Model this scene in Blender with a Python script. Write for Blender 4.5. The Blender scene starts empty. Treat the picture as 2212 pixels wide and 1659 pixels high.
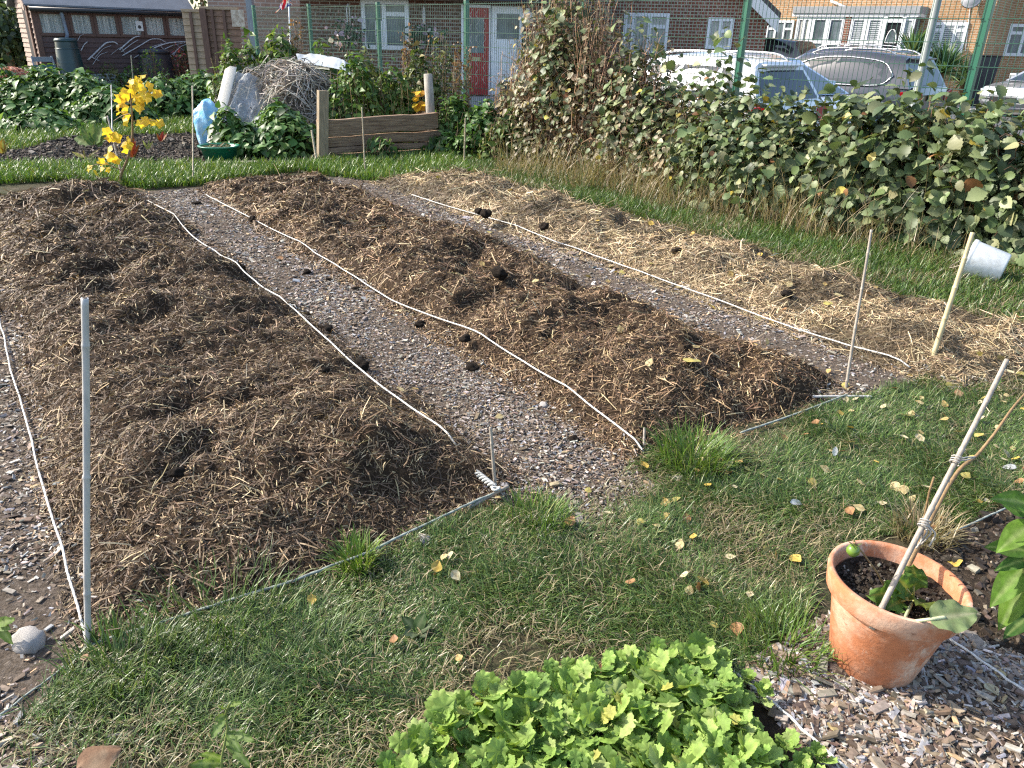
import bpy, math, random
import numpy as np
from mathutils import Vector, Matrix
rng = np.random.default_rng(11); random.seed(11)
scene = bpy.context.scene
COL = scene.collection
R = math.radians
# ------------------------------------------------------------------ camera model (photo coordinates, 2212 wide)
F = 1640.; CX, CY = 1106., 829.5; TH = R(24.5); RO = R(1.5); EYE = 1.6
def ray(px, py):
    x = (px-CX)/F; y = -(py-CY)/F
    c, s = math.cos(RO), math.sin(RO)
    x, y = c*x-s*y, s*x+c*y
    ct, st = math.cos(TH), math.sin(TH)
    return np.array([x, ct+y*st, -st+y*ct])
def P(px, py, z=0.):                      # where the photo point lies on the level z
    d = ray(px, py); return np.array([0, 0, EYE])+d*((z-EYE)/d[2])
def at(px, py, Y):                        # the photo point at distance Y
    d = ray(px, py); return np.array([0, 0, EYE])+d*(Y/d[1])
cam = bpy.data.cameras.new('camera'); co = bpy.data.objects.new('camera', cam); COL.objects.link(co)
co.location = (0, 0, EYE)
co.rotation_euler = (Matrix.Rotation(R(90)-TH, 3, 'X') @ Matrix.Rotation(RO, 3, 'Z')).to_euler()
cam.sensor_fit = 'HORIZONTAL'; cam.sensor_width = 36; cam.lens = 36*F/2212
cam.clip_start = .05; cam.clip_end = 600
scene.camera = co
# ------------------------------------------------------------------ light
SUN_AZ = np.array([-.97, .24]); SUN_EL = R(37)
w = bpy.data.worlds.new('World'); scene.world = w; w.use_nodes = True
nt = w.node_tree; nt.nodes.clear()
sky = nt.nodes.new('ShaderNodeTexSky'); sky.sky_type = 'NISHITA'; sky.sun_disc = False
sky.sun_elevation = SUN_EL; sky.sun_rotation = math.atan2(SUN_AZ[0], SUN_AZ[1])
sky.dust_density = 2.0; sky.air_density = 1.0
bg = nt.nodes.new('ShaderNodeBackground'); bg.inputs['Strength'].default_value = .15
wo = nt.nodes.new('ShaderNodeOutputWorld')
nt.links.new(sky.outputs[0], bg.inputs[0]); nt.links.new(bg.outputs[0], wo.inputs[0])
sl = bpy.data.lights.new('sun', 'SUN'); sl.energy = 3.7; sl.angle = R(.6); sl.color = (1, .93, .82)
so = bpy.data.objects.new('sun', sl); COL.objects.link(so)
sd = Vector((SUN_AZ[0], SUN_AZ[1], 0)).normalized()*math.cos(SUN_EL); sd.z = math.sin(SUN_EL)
so.rotation_euler = sd.to_track_quat('Z', 'Y').to_euler(); so.location = (-20, 5, 20)
scene.view_settings.view_transform = 'Standard'; scene.view_settings.look = 'None'
scene.view_settings.gamma = 1; scene.view_settings.exposure = 1.28
scene.cycles.max_bounces = 6; scene.cycles.transparent_max_bounces = 8
scene.cycles.use_denoising = False; scene.cycles.filter_width = 1.25; scene.cycles.sample_clamp_indirect = 4
# ------------------------------------------------------------------ materials
def new_mat(name):
    m = bpy.data.materials.new(name); m.use_nodes = True
    return m, m.node_tree, m.node_tree.nodes['Principled BSDF']
def N(nt, t, **k):
    n = nt.nodes.new(t)
    for a, b in k.items(): setattr(n, a, b)
    return n
def mixcol(nt, fac, a, b, mode='MIX'):
    n = N(nt, 'ShaderNodeMix', data_type='RGBA', blend_type=mode)
    for i, v in ((0, fac), (6, a), (7, b)):
        if isinstance(v, (int, float)): n.inputs[i].default_value = v
        elif isinstance(v, tuple): n.inputs[i].default_value = (*v, 1)
        else: nt.links.new(v, n.inputs[i])
    return n.outputs[2]
def noise(nt, scale, detail=4, rough=.55, vec=None):
    n = N(nt, 'ShaderNodeTexNoise'); n.inputs['Scale'].default_value = scale
    n.inputs['Detail'].default_value = detail; n.inputs['Roughness'].default_value = rough
    if vec is not None: nt.links.new(vec, n.inputs['Vector'])
    return n.outputs['Fac']
def ramp(nt, fac, lo, hi):
    n = N(nt, 'ShaderNodeMapRange'); n.inputs[1].default_value = lo; n.inputs[2].default_value = hi
    n.interpolation_type = 'SMOOTHSTEP'
    nt.links.new(fac, n.inputs[0]); return n.outputs[0]
def objvec(nt, scale=(1, 1, 1)):
    t = N(nt, 'ShaderNodeTexCoord'); m = N(nt, 'ShaderNodeMapping')
    m.inputs['Scale'].default_value = scale; nt.links.new(t.outputs['Object'], m.inputs['Vector'])
    return m.outputs[0]
def bump(nt, b, h, strength=.4, dist=.01):
    n = N(nt, 'ShaderNodeBump'); n.inputs['Strength'].default_value = strength; n.inputs['Distance'].default_value = dist
    nt.links.new(h, n.inputs['Height']); nt.links.new(n.outputs[0], b.inputs['Normal'])
def plain(name, c, rough=.6, var=.25, scale=12, stretch=(1, 1, 1), metal=0., bmp=.2, c2=None, spec=.5):
    m, nt, b = new_mat(name)
    v = objvec(nt, stretch); f = ramp(nt, noise(nt, scale, 5, .6, v), .3, .7)
    c2 = c2 or tuple(x*(1-var) for x in c)
    nt.links.new(mixcol(nt, f, c2, c), b.inputs['Base Color'])
    b.inputs['Roughness'].default_value = rough; b.inputs['Metallic'].default_value = metal
    b.inputs['Specular IOR Level'].default_value = spec
    if bmp: bump(nt, b, noise(nt, scale*2.5, 4, .6, v), bmp)
    return m
def colmat(name, rough=.7, trans=0., spec=.3, fine=0., gloss_noise=False):
    """colour from the mesh's own colour attribute; trans lets sunlight through thin leaves"""
    m, nt, b = new_mat(name)
    a = N(nt, 'ShaderNodeVertexColor', layer_name='Col')
    c = a.outputs[0]
    if fine:
        c = mixcol(nt, ramp(nt, noise(nt, fine, 3, .6, objvec(nt)), .3, .7), c, mixcol(nt, 1., c, (.62, .62, .6), 'MULTIPLY'))
    nt.links.new(c, b.inputs['Base Color']); b.inputs['Roughness'].default_value = rough
    b.inputs['Specular IOR Level'].default_value = spec
    if trans:
        t = N(nt, 'ShaderNodeBsdfTranslucent'); nt.links.new(mixcol(nt, 1., c, (1., 1., .55), 'MULTIPLY'), t.inputs[0])
        mx = N(nt, 'ShaderNodeMixShader'); mx.inputs[0].default_value = trans
        nt.links.new(b.outputs[0], mx.inputs[1]); nt.links.new(t.outputs[0], mx.inputs[2])
        nt.links.new(mx.outputs[0], nt.nodes['Material Output'].inputs[0])
    return m
M = {}
M['straw'] = colmat('straw', .62, .08, .35)
M['grass'] = colmat('grass_blade', .38, .3, .45)
M['leaf'] = colmat('leaf', .45, .32, .35)
M['glossleaf'] = colmat('bramble_leaf', .48, .22, .35)
M['softleaf'] = colmat('soft_leaf', .6, .38, .25, fine=35)
M['chip'] = colmat('wood_chip', .75, 0, .3, fine=60)
M['stem'] = colmat('dry_stem', .7, 0, .3)
M['dead'] = colmat('fallen_leaf', .55, .15, .3, fine=45)
M['any'] = colmat('tinted', .6, 0, .4)
# ------------------------------------------------------------------ objects
OFF = {}
def props(o, label=None, cat=None, group=None, kind=None, category=None):
    cat = cat or category
    for k, v in (('label', label), ('category', cat), ('group', group), ('kind', kind)):
        if v: o[k] = v
    return o
def thing(name, label, cat, loc=(0, 0, 0), rotz=0., group=None, local=False):
    o = bpy.data.objects.new(name, None); COL.objects.link(o)
    o.empty_display_size = .1; o.location = tuple(loc); o.rotation_euler = (0, 0, rotz)
    OFF[o.name] = np.zeros(3) if local else np.array(loc, float)
    return props(o, label, cat, group)
def link(name, me, mat, parent=None, **kw):
    o = bpy.data.objects.new(name, me); COL.objects.link(o)
    if mat: me.materials.append(mat)
    if parent is not None:
        o.parent = parent; OFF[o.name] = OFF[parent.name]
    return props(o, **kw)
def raw(name, V, Fc, mat, parent=None, loc=None, col=None, smooth=False, **kw):
    """V (n,3), Fc (m,k) index array"""
    V = np.asarray(V, float); Fc = np.asarray(Fc, np.int32)
    off = OFF[parent.name] if parent is not None else (np.array(loc, float) if loc is not None else np.zeros(3))
    V = V-off
    me = bpy.data.meshes.new(name); k = Fc.shape[1]
    me.vertices.add(len(V)); me.vertices.foreach_set('co', V.astype(np.float32).ravel())
    me.loops.add(Fc.size); me.loops.foreach_set('vertex_index', Fc.ravel())
    me.polygons.add(len(Fc)); me.polygons.foreach_set('loop_start', np.arange(0, Fc.size, k, dtype=np.int32))
    me.polygons.foreach_set('use_smooth', np.full(len(Fc), bool(smooth)))
    if col is not None:
        a = me.color_attributes.new('Col', 'FLOAT_COLOR', 'POINT')
        c = np.ones((len(V), 4), np.float32); c[:, :3] = col; a.data.foreach_set('color', c.ravel())
    me.update(calc_edges=True)
    o = link(name, me, mat, parent, **kw)
    if parent is None:
        OFF[o.name] = off; o.location = tuple(off)
    return o
class MB:
    def __init__(s): s.v = []; s.f = []; s.c = []
    def add(s, V, Fs, c=None):
        n = len(s.v); s.v.extend([tuple(map(float, p)) for p in V]); s.f.extend([tuple(int(i)+n for i in f) for f in Fs])
        s.c.extend([c or (.5, .5, .5)]*len(V) if not isinstance(c, list) else c); return s
    def box(s, c, sz, Rm=None, col=None):
        c = np.array(c, float); h = np.array(sz, float)/2
        V = np.array([[x, y, z] for z in (-1, 1) for y in (-1, 1) for x in (-1, 1)])*h
        if Rm is not None: V = V@np.array(Rm).T
        return s.add(V+c, [(0, 2, 3, 1), (4, 5, 7, 6), (0, 1, 5, 4), (2, 6, 7, 3), (0, 4, 6, 2), (1, 3, 7, 5)], col)
    def bx(s, x0, x1, y0, y1, z0, z1, col=None):
        return s.box(((x0+x1)/2, (y0+y1)/2, (z0+z1)/2), (x1-x0, y1-y0, z1-z0), None, col)
    def bar(s, p, q, wd, ht, up=(0, 0, 1), col=None):
        p = np.array(p, float); q = np.array(q, float); x = q-p; L = np.linalg.norm(x); x /= L
        y = np.cross(up, x); y /= np.linalg.norm(y)+1e-9; z = np.cross(x, y)
        return s.box((p+q)/2, (L, wd, ht), np.array([x, y, z]).T, col)
    def tube(s, pts, r, n=8, cap=True, col=None, twist=0., lobes=3, amp=.22):
        pts = np.array(pts, float); k = len(pts)
        r = np.full(k, r) if np.isscalar(r) else np.array(r, float)
        t = np.gradient(pts, axis=0); t /= np.linalg.norm(t, axis=1)[:, None]+1e-9
        ref = np.array([0, 0, 1.]) if abs(t[0][2]) < .9 else np.array([1., 0, 0])
        V = []; d = 0
        a = np.arange(n)*2*math.pi/n
        for i in range(k):
            if i: d += np.linalg.norm(pts[i]-pts[i-1])
            u = np.cross(ref, t[i]); u /= np.linalg.norm(u)+1e-9; v = np.cross(t[i], u); ref = np.cross(u, t[i])*-1 if False else ref
            rr = r[i]*(1+(amp*np.cos(lobes*a-twist*d) if twist else 0))
            V += list(pts[i]+np.outer(np.cos(a)*rr, u)+np.outer(np.sin(a)*rr, v))
        Fs = [(i*n+j, i*n+(j+1) % n, (i+1)*n+(j+1) % n, (i+1)*n+j) for i in range(k-1) for j in range(n)]
        if cap: Fs += [tuple(range(n-1, -1, -1)), tuple((k-1)*n+j for j in range(n))]
        return s.add(V, Fs, col)
    def lathe(s, prof, n=32, c=(0, 0, 0), Rm=None, cap=False, col=None):
        a = np.arange(n)*2*math.pi/n; V = []
        for r, z in prof: V += [(r*math.cos(x), r*math.sin(x), z) for x in a]
        V = np.array(V)
        if Rm is not None: V = V@np.array(Rm).T
        k = len(prof)
        Fs = [(i*n+j, i*n+(j+1) % n, (i+1)*n+(j+1) % n, (i+1)*n+j) for i in range(k-1) for j in range(n)]
        if cap: Fs += [tuple(range(n-1, -1, -1)), tuple((k-1)*n+j for j in range(n))]
        return s.add(V+np.array(c), Fs, col)
    def prism(s, poly, off, col=None):
        poly = np.array(poly, float); n = len(poly); off = np.array(off, float)
        return s.add(np.vstack([poly, poly+off]), [tuple(range(n-1, -1, -1)), tuple(range(n, 2*n))]+[(i, (i+1) % n, n+(i+1) % n, n+i) for i in range(n)], col)
    def grid(s, Pn, col=None):
        Pn = np.asarray(Pn); a, b = Pn.shape[:2]
        return s.add(Pn.reshape(-1, 3), [(i*b+j, i*b+j+1, (i+1)*b+j+1, (i+1)*b+j) for i in range(a-1) for j in range(b-1)], col)
    def build(s, name, mat, parent=None, loc=None, smooth=False, bevel=0, usecol=False, **kw):
        off = OFF[parent.name] if parent is not None else (np.array(loc, float) if loc is not None else np.zeros(3))
        V = np.array(s.v)-off
        me = bpy.data.meshes.new(name); me.from_pydata([tuple(p) for p in V], [], s.f)
        if usecol:
            a = me.color_attributes.new('Col', 'FLOAT_COLOR', 'POINT')
            c = np.ones((len(V), 4), np.float32); c[:, :3] = np.array(s.c); a.data.foreach_set('color', c.ravel())
        if smooth: me.polygons.foreach_set('use_smooth', np.ones(len(me.polygons), bool))
        me.update()
        o = link(name, me, mat, parent, **kw)
        if parent is None: OFF[o.name] = off; o.location = tuple(off)
        if bevel:
            b = o.modifiers.new('bevel', 'BEVEL'); b.width = bevel; b.segments = 2; b.limit_method = 'ANGLE'
        return o
def copy_tree(o, loc=None, rotz=None, parent=None, **kw):
    c = o.copy(); COL.objects.link(c)
    if parent is not None: c.parent = parent
    OFF[c.name] = OFF.get(o.name, np.zeros(3))
    for ch in o.children: copy_tree(ch, parent=c)
    if loc is not None: c.location = tuple(loc)
    if rotz is not None: c.rotation_euler = (0, 0, rotz)
    return props(c, **kw)
def mesh_copy(o, loc, rot=None, scale=None, **kw):
    c = o.copy(); COL.objects.link(c); c.location = tuple(loc)
    if rot is not None: c.rotation_euler = rot
    if scale is not None: c.scale = (scale,)*3 if np.isscalar(scale) else scale
    return props(c, **kw)
# ------------------------------------------------------------------ noise and scatter
def hash2(i, j, seed):
    h = (i.astype(np.int64)*374761393+j.astype(np.int64)*668265263+seed*69069) & 0xffffffff
    h = ((h ^ (h >> 13))*1274126177) & 0xffffffff
    return ((h ^ (h >> 16)) & 0xffff)/65535.
def vnoise(x, y, seed=0):
    x = np.asarray(x, float); y = np.asarray(y, float)
    i = np.floor(x); j = np.floor(y); u = x-i; v = y-j
    u = u*u*(3-2*u); v = v*v*(3-2*v)
    a = hash2(i, j, seed); b = hash2(i+1, j, seed); c = hash2(i, j+1, seed); d = hash2(i+1, j+1, seed)
    return a+(b-a)*u+(c-a)*v+(a-b-c+d)*u*v
def fbm(x, y, seed=0, o=3):
    return sum(vnoise(x*2**k, y*2**k, seed+k*17)*.5**k for k in range(o))/sum(.5**k for k in range(o))
def inpoly(x, y, poly):
    poly = np.asarray(poly); r = np.zeros(len(x), bool); n = len(poly)
    for i in range(n):
        x0, y0 = poly[i][:2]; x1, y1 = poly[(i+1) % n][:2]
        if y0 == y1: continue
        r ^= ((y0 > y) != (y1 > y)) & (x < (x1-x0)*(y-y0)/(y1-y0)+x0)
    return r
def pxpoly(*p): return np.array([P(*q)[:2] for q in p])
def sample(poly, n, near=None, power=1.6, excl=()):
    """n points in the polygon; near = distance below which density is constant, thinning out beyond it"""
    poly = np.asarray(poly); lo = poly.min(0); hi = poly.max(0); out = []; tot = 0
    while tot < n:
        p = lo+rng.random((max(4000, n*2), 2))*(hi-lo)
        k = inpoly(p[:, 0], p[:, 1], poly)
        for e in excl: k &= ~inpoly(p[:, 0], p[:, 1], e)
        if near:
            d = np.hypot(p[:, 0], p[:, 1]); k &= rng.random(len(p)) < np.minimum(1, (near/d)**power)
        p = p[k]; out.append(p); tot += len(p)
        if tot == 0: break
    return np.vstack(out)[:n]
def unit(a): return a/(np.linalg.norm(a, axis=-1, keepdims=True)+1e-9)
def frames(x, z):
    """rotation matrices whose X axis is x and whose Z axis is as near z as it gets"""
    x = unit(x); y = unit(np.cross(z, x)); z = np.cross(x, y)
    return np.stack([x, y, z], axis=2)
def palette(n, pal, jit=.15):
    w = np.array([p[1] for p in pal], float); c = np.array([p[0] for p in pal])[rng.choice(len(pal), n, p=w/w.sum())]
    return np.clip(c*(1+rng.normal(0, jit, (n, 1)))*(1+rng.normal(0, jit*.16, (n, 3))), .004, .9)
def stamp(tv, tf, pos, rot, scale):
    tv = np.asarray(tv, float); n, k = len(pos), len(tv)
    sc = np.asarray(scale, float)
    L = tv[None]*(sc[:, None, None] if sc.ndim == 1 else sc[:, None, :])
    V = np.einsum('nij,nkj->nki', rot, L)+pos[:, None, :]
    Fc = np.asarray(tf)[None]+(np.arange(n)*k)[:, None, None]
    return V.reshape(-1, 3), Fc.reshape(-1, 3)
def leaf_tpl(half, fold=.25, curl=.25, wave=0.):
    V = []; Fs = []; prev = None
    for i, (x, y) in enumerate(half):
        z = -curl*x*x
        if y == 0: V.append((x, 0, z)); cur = (len(V)-1,)
        else:
            wv = wave*(1 if i % 2 else -1)
            V += [(x, y, z+fold*y+wv), (x, 0, z), (x, -y, z+fold*y-wv)]; cur = (len(V)-3, len(V)-2, len(V)-1)
        if prev is not None:
            if len(prev) == 1 and len(cur) == 3: Fs += [(prev[0], cur[1], cur[0]), (prev[0], cur[2], cur[1])]
            elif len(prev) == 3 and len(cur) == 1: Fs += [(prev[0], prev[1], cur[0]), (prev[1], prev[2], cur[0])]
            elif len(cur) == 3:
                for k in (0, 1): Fs += [(prev[k], prev[k+1], cur[k+1]), (prev[k], cur[k+1], cur[k])]
        prev = cur
    return np.array(V), np.array(Fs)
OVATE = leaf_tpl([(0, 0), (.12, .24), (.38, .4), (.7, .27), (1, 0)])
POINTED = leaf_tpl([(0, 0), (.1, .26), (.3, .33), (.62, .2), (1, 0)], .2, .35)
SERRATE = leaf_tpl([(0, 0), (.06, .2), (.14, .22), (.2, .34), (.3, .33), (.38, .43), (.5, .38), (.58, .43), (.68, .31), (.76, .33), (.87, .15), (1, 0)], .22, .3, .012)
ROUND = leaf_tpl([(0, 0), (.08, .3), (.3, .47), (.6, .42), (.85, .22), (1, 0)], .15, .2)
NARROW = leaf_tpl([(0, 0), (.3, .13), (.65, .11), (1, 0)], .3, .4)
LOBED = leaf_tpl([(0, .014), (.22, .014), (.26, .11), (.31, .13), (.335, .03), (.40, .035), (.43, .19), (.47, .21), (.505, .27), (.54, .21), (.56, .08), (.60, .10), (.62, .27), (.655, .27), (.69, .37), (.72, .29), (.755, .36), (.785, .26), (.83, .30), (.86, .19), (.91, .2), (.94, .1), (1, 0)], .16, .4, .012)
def leaves(name, pos, out, size, pal, tpl, mat, parent=None, jit=.2, rnd=.7, up=.6, droop=.3, **kw):
    """leaf faces turned roughly outward and up, their tips drooping"""
    n = len(pos); z = unit(unit(out)+np.array([0, 0, up])+rng.normal(0, rnd, (n, 3)))
    x = unit(np.cross(z, rng.normal(0, 1, (n, 3)))+unit(out)*.4-np.array([0, 0, droop]))
    sz = size*np.clip(rng.lognormal(-.08, .33, n), .35, 1.7)
    V, Fc = stamp(*tpl, pos, frames(x, z), sz)
    c = np.repeat(palette(n, pal, jit), len(tpl[0]), 0)
    return raw(name, V, Fc, mat, parent, col=c, smooth=True, **kw)
def twigs(name, paths, r, cols, parent=None, n=3, mat=None, **kw):
    """many thin curved stems as one mesh; paths (m,k,3)"""
    paths = np.asarray(paths); m, k = paths.shape[:2]
    t = unit(np.gradient(paths, axis=1)); ref = np.where(np.abs(t[..., 2:3]) < .9, np.array([0, 0, 1.]), np.array([1., 0, 0]))
    u = unit(np.cross(ref, t)); v = np.cross(t, u)
    r = np.broadcast_to(np.asarray(r, float).reshape(-1, 1) if np.ndim(r) == 1 else np.full((m, 1), r), (m, k))*np.linspace(1, .6, k)
    a = np.arange(n)*2*math.pi/n
    V = paths[:, :, None]+r[:, :, None, None]*(np.cos(a)[:, None]*u[:, :, None]+np.sin(a)[:, None]*v[:, :, None])
    base = (np.arange(m)*k*n)[:, None, None, None]
    i = np.arange(k-1)[None, :, None]; j = np.arange(n)[None, None, :]; j2 = (j+1) % n
    Fc = np.stack([i*n+j, i*n+j2, (i+1)*n+j2, (i+1)*n+j], -1)+base
    return raw(name, V.reshape(-1, 3), Fc.reshape(-1, 4), mat or M['stem'], parent, col=np.repeat(cols, k*n, 0), **kw)
def blades(name, xy, z0, length, width, pal, parent=None, lean=.7, jit=.22, mat=None, yaw=None, seed=3, **kw):
    n = len(xy); a = rng.uniform(0, 2*math.pi, n) if yaw is None else yaw+rng.normal(0, .6, n)
    d = np.stack([np.cos(a), np.sin(a), np.zeros(n)], 1); s = np.stack([-np.sin(a), np.cos(a), np.zeros(n)], 1)
    L = length*rng.uniform(.5, 1.3, n); ln = np.clip(rng.normal(lean, .28, n), .05, 1.25)
    base = np.column_stack([xy, np.broadcast_to(z0, (n,))])
    sw = rng.normal(0, .25, n)
    T = np.array([0, .4, .75, 1.]); V = np.zeros((n, 7, 3)); idx = 0
    for ti, t in enumerate(T):
        h = L*(t*np.cos(ln*(.35+.75*t))); o = L*t*np.sin(ln*(.35+.75*t))
        c = base+d*o[:, None]+np.array([0, 0, 1])*np.maximum(h, .004)[:, None]+s*(sw*L*t*t)[:, None]
        wd = (width*np.array([1, .95, .6, 0])[ti])*np.ones(n)*.5
        if ti < 3: V[:, idx] = c-s*wd[:, None]; V[:, idx+1] = c+s*wd[:, None]; idx += 2
        else: V[:, 6] = c
    tf = np.array([(0, 1, 3), (0, 3, 2), (2, 3, 5), (2, 5, 4), (4, 5, 6)])
    Fc = (tf[None]+(np.arange(n)*7)[:, None, None]).reshape(-1, 3)
    return raw(name, V.reshape(-1, 3), Fc, mat or M['grass'], parent, col=np.repeat(palette(n, pal, jit), 7, 0), **kw)
def big_leaf(mb, base, d, up, L, Wd, droop=.4, ruffle=.06, fold=.2, col=(.1, .2, .04), rib=(.3, .35, .12), tipw=.0, petiole=0., n=10, m=7, shape=None):
    """one modelled leaf with midrib, waved margin and bend"""
    base = np.array(base, float); d = unit(np.array(d, float)); y = unit(np.cross(np.array(up, float), d)); z = np.cross(d, y)
    ph = rng.uniform(0, 6); G = np.zeros((n, m, 3)); C = []
    for i in range(n):
        t = i/(n-1); w = (shape(t) if shape else math.sin(math.pi*min(1, t**.8*.97+.03))**.75)*Wd/2
        for j in range(m):
            q = j/(m-1)*2-1
            rz = ruffle*L*abs(q)**2*math.sin(t*19+ph+(0 if q > 0 else 1.7))
            G[i, j] = base+d*(L*t)+y*(w*q)+z*(fold*abs(q)*w+rz)-np.array([0, 0, droop*L*t*t])
            k = max(0, 1-abs(q)*3.2*(1+t)); vein = .5 if (abs((t*9-abs(q)*2) % 1-.5) < .13) else 0
            k = max(k, vein*.45)
            C.append(tuple(col[x]*(1-k)+rib[x]*k for x in range(3)))
    return mb.add(G.reshape(-1, 3), [(i*m+j, i*m+j+1, (i+1)*m+j+1, (i+1)*m+j) for i in range(n-1) for j in range(m-1)], C)
# ================================================================== ground, paths, beds, grass
BO = P(190, 1395)[:2]; BD = np.array([-.583, .812]); BD /= np.linalg.norm(BD); BE = np.array([BD[1], -BD[0]])
def W(u, v): return BO+np.multiply.outer(u, BD)+np.multiply.outer(v, BE)
def UV(x, y):
    q = np.column_stack([np.ravel(x), np.ravel(y)])-BO
    return q@BD, q@BE
# (u0, u1, v0, v1, height, seed)
BEDS = [(.04, 6.95, .05, 1.5, .15, 3), (-.04, 6.75, 2.08, 3.42, .16, 29), (-.5, 6.35, 3.96, 5.16, .15, 57)]
def bed_h(k, u, v):
    u0, u1, v0, v1, H, sd_ = BEDS[k]
    e = np.minimum(np.minimum(u-u0, u1-u)*1.0, np.minimum(v-v0, v1-v))
    e = e+.045+(fbm(u*2.6, v*2.6, sd_+5, 3)-.5)*.2
    p = np.clip(e/.42, -.3, 1); prof = np.where(p > 0, np.sin(np.clip(p, 0, 1)*math.pi/2), p*.4)
    lump = (fbm(u*2.4, v*1.7, sd_, 2)-.5)*.22+(fbm(u*6.5, v*4.2, sd_+9, 2)-.5)*.12+(fbm(u*17, v*17, sd_+2, 2)-.5)*.055
    if k == 0: lump = lump+.05*np.exp(-((u-.35)**2+(v-1.05)**2)/.05)
    if k == 2: lump = lump*.75
    return H*prof+lump*np.clip(prof, 0, 1)
def soilz(x, y):
    u, v = UV(x, y); z = np.zeros(len(u))
    for k in range(3):
        u0, u1, v0, v1 = BEDS[k][:4]
        m = (u > u0-.12) & (u < u1+.12) & (v > v0-.12) & (v < v1+.12)
        if m.any(): z[m] = np.maximum(z[m], bed_h(k, u[m], v[m]))
    return z
def soil_mat(name, a, b, c, sc=1.):
    m, nt, bs = new_mat(name); v = objvec(nt)
    f1 = ramp(nt, noise(nt, 3*sc, 6, .65, v), .35, .65); f2 = ramp(nt, noise(nt, 40*sc, 5, .7, v), .4, .65)
    nt.links.new(mixcol(nt, f2, mixcol(nt, f1, a, b), c), bs.inputs['Base Color'])
    bs.inputs['Roughness'].default_value = .95; bs.inputs['Specular IOR Level'].default_value = .15
    bump(nt, bs, noise(nt, 55*sc, 6, .7, v), .9, .02); return m
M['ground'] = soil_mat('ground_earth', (.05, .045, .026), (.045, .06, .022), (.075, .06, .036), .6)
M['soil'] = soil_mat('bed_soil', (.022, .016, .011), (.035, .025, .017), (.055, .04, .027))
M['muck'] = soil_mat('mulch_soil', (.025, .016, .010), (.042, .027, .016), (.07, .045, .026), 1.2)
M['muck2'] = soil_mat('straw_soil', (.07, .05, .03), (.11, .08, .048), (.15, .11, .065), 1.2)
M['pathsoil'] = soil_mat('path_earth', (.065, .049, .036), (.10, .078, .058), (.16, .13, .105), 1.6)
def sheet(name, poly, z, mat, kind='structure', **kw):
    poly = np.asarray(poly)
    me = bpy.data.meshes.new(name); me.from_pydata([(p[0], p[1], z) for p in poly], [], [tuple(range(len(poly)))])
    o = link(name, me, mat, kind=kind, **kw); OFF[o.name] = np.zeros(3); return o
sheet('ground', [(-200, -20), (200, -20), (200, 400), (-200, 400)], 0, M['ground'], label='garden earth under the allotment plots', category='ground')
# --- wood chip paths
PATHS = [
 (np.array([W(-.35, 1.36), W(-.42, 2.3), W(7.0, 2.3), W(7.0, 1.36)]), 78000, 'path between the left and middle beds'),
 (np.array([W(-.5, 3.25), W(-.62, 4.2), W(6.9, 4.2), W(6.9, 3.25)]), 56000, 'path between the middle and straw beds'),
 (np.array([W(-.75, -.62), W(-.25, .22), W(7.4, .22), W(7.4, -.62)]), 34000, 'path along the outer side of the left bed'),
 (pxpoly((1790, 1330), (1640, 1420), (1590, 1470), (1700, 1580), (1860, 1760), (2450, 1760), (2330, 1480), (2060, 1360)), 22000, 'path under the terracotta pot')]
CHIPV = np.array([[-.5, -.36, 0], [.44, -.42, 0], [.5, .34, 0], [-.4, .42, 0], [-.5, -.34, 1], [.42, -.42, .8], [.5, .32, 1.1], [-.38, .4, .9]])
CHIPF = np.array([(4, 5, 6), (4, 6, 7), (0, 1, 5), (0, 5, 4), (1, 2, 6), (1, 6, 5), (2, 3, 7), (2, 7, 6), (3, 0, 4), (3, 4, 7)])
CHIPPAL = [((.34, .295, .25), 3), ((.47, .43, .39), 1.5), ((.24, .185, .14), 3), ((.15, .105, .075), 3), ((.29, .29, .305), 1.0), ((.40, .29, .18), 1.)]
for i, (pl, n, lab) in enumerate(PATHS):
    o = sheet('path', pl, .004+.0015*i, M['pathsoil'], label='trodden earth '+lab, category='path')
    q = sample(pl, n, near=3.0, power=1.1)
    u, v = UV(q[:, 0], q[:, 1])
    hz_ = soilz(q[:, 0], q[:, 1]); q = q[(hz_ < rng.uniform(0, .05, len(q))) & (u < 6.9)]
    n = len(q); dist = np.hypot(q[:, 0], q[:, 1])
    thin = fbm(q[:, 0]*2.2, q[:, 1]*2.2, 77, 3); keep = rng.random(n) < np.clip((thin-.3)*3.4, .25, 1); q = q[keep]; dist = dist[keep]; n = len(q)
    L = rng.lognormal(math.log((.0098, .0098, .0125, .0145)[i]), .45, n)*np.clip(dist/4, 1, 1.5)
    sc = np.column_stack([L*1.15, L*rng.uniform(.28, .75, n), L*rng.uniform(.06, .2, n)])
    yaw = rng.uniform(0, 6.28, n); x = np.column_stack([np.cos(yaw), np.sin(yaw), rng.normal(0, .22, n)])
    z = np.column_stack([rng.normal(0, .38, (n, 2)), np.ones(n)])
    pos = np.column_stack([q, np.maximum(.004, soilz(q[:, 0], q[:, 1]))+rng.random(n)**2*.012])
    V, Fc = stamp(CHIPV, CHIPF, pos, frames(x, z), sc)
    raw('wood_chips', V, Fc, M['chip'], col=np.repeat(palette(n, CHIPPAL, .22), 8, 0), kind='stuff', label='grey and brown wood chips strewn on the '+lab, category='wood chips')
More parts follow.
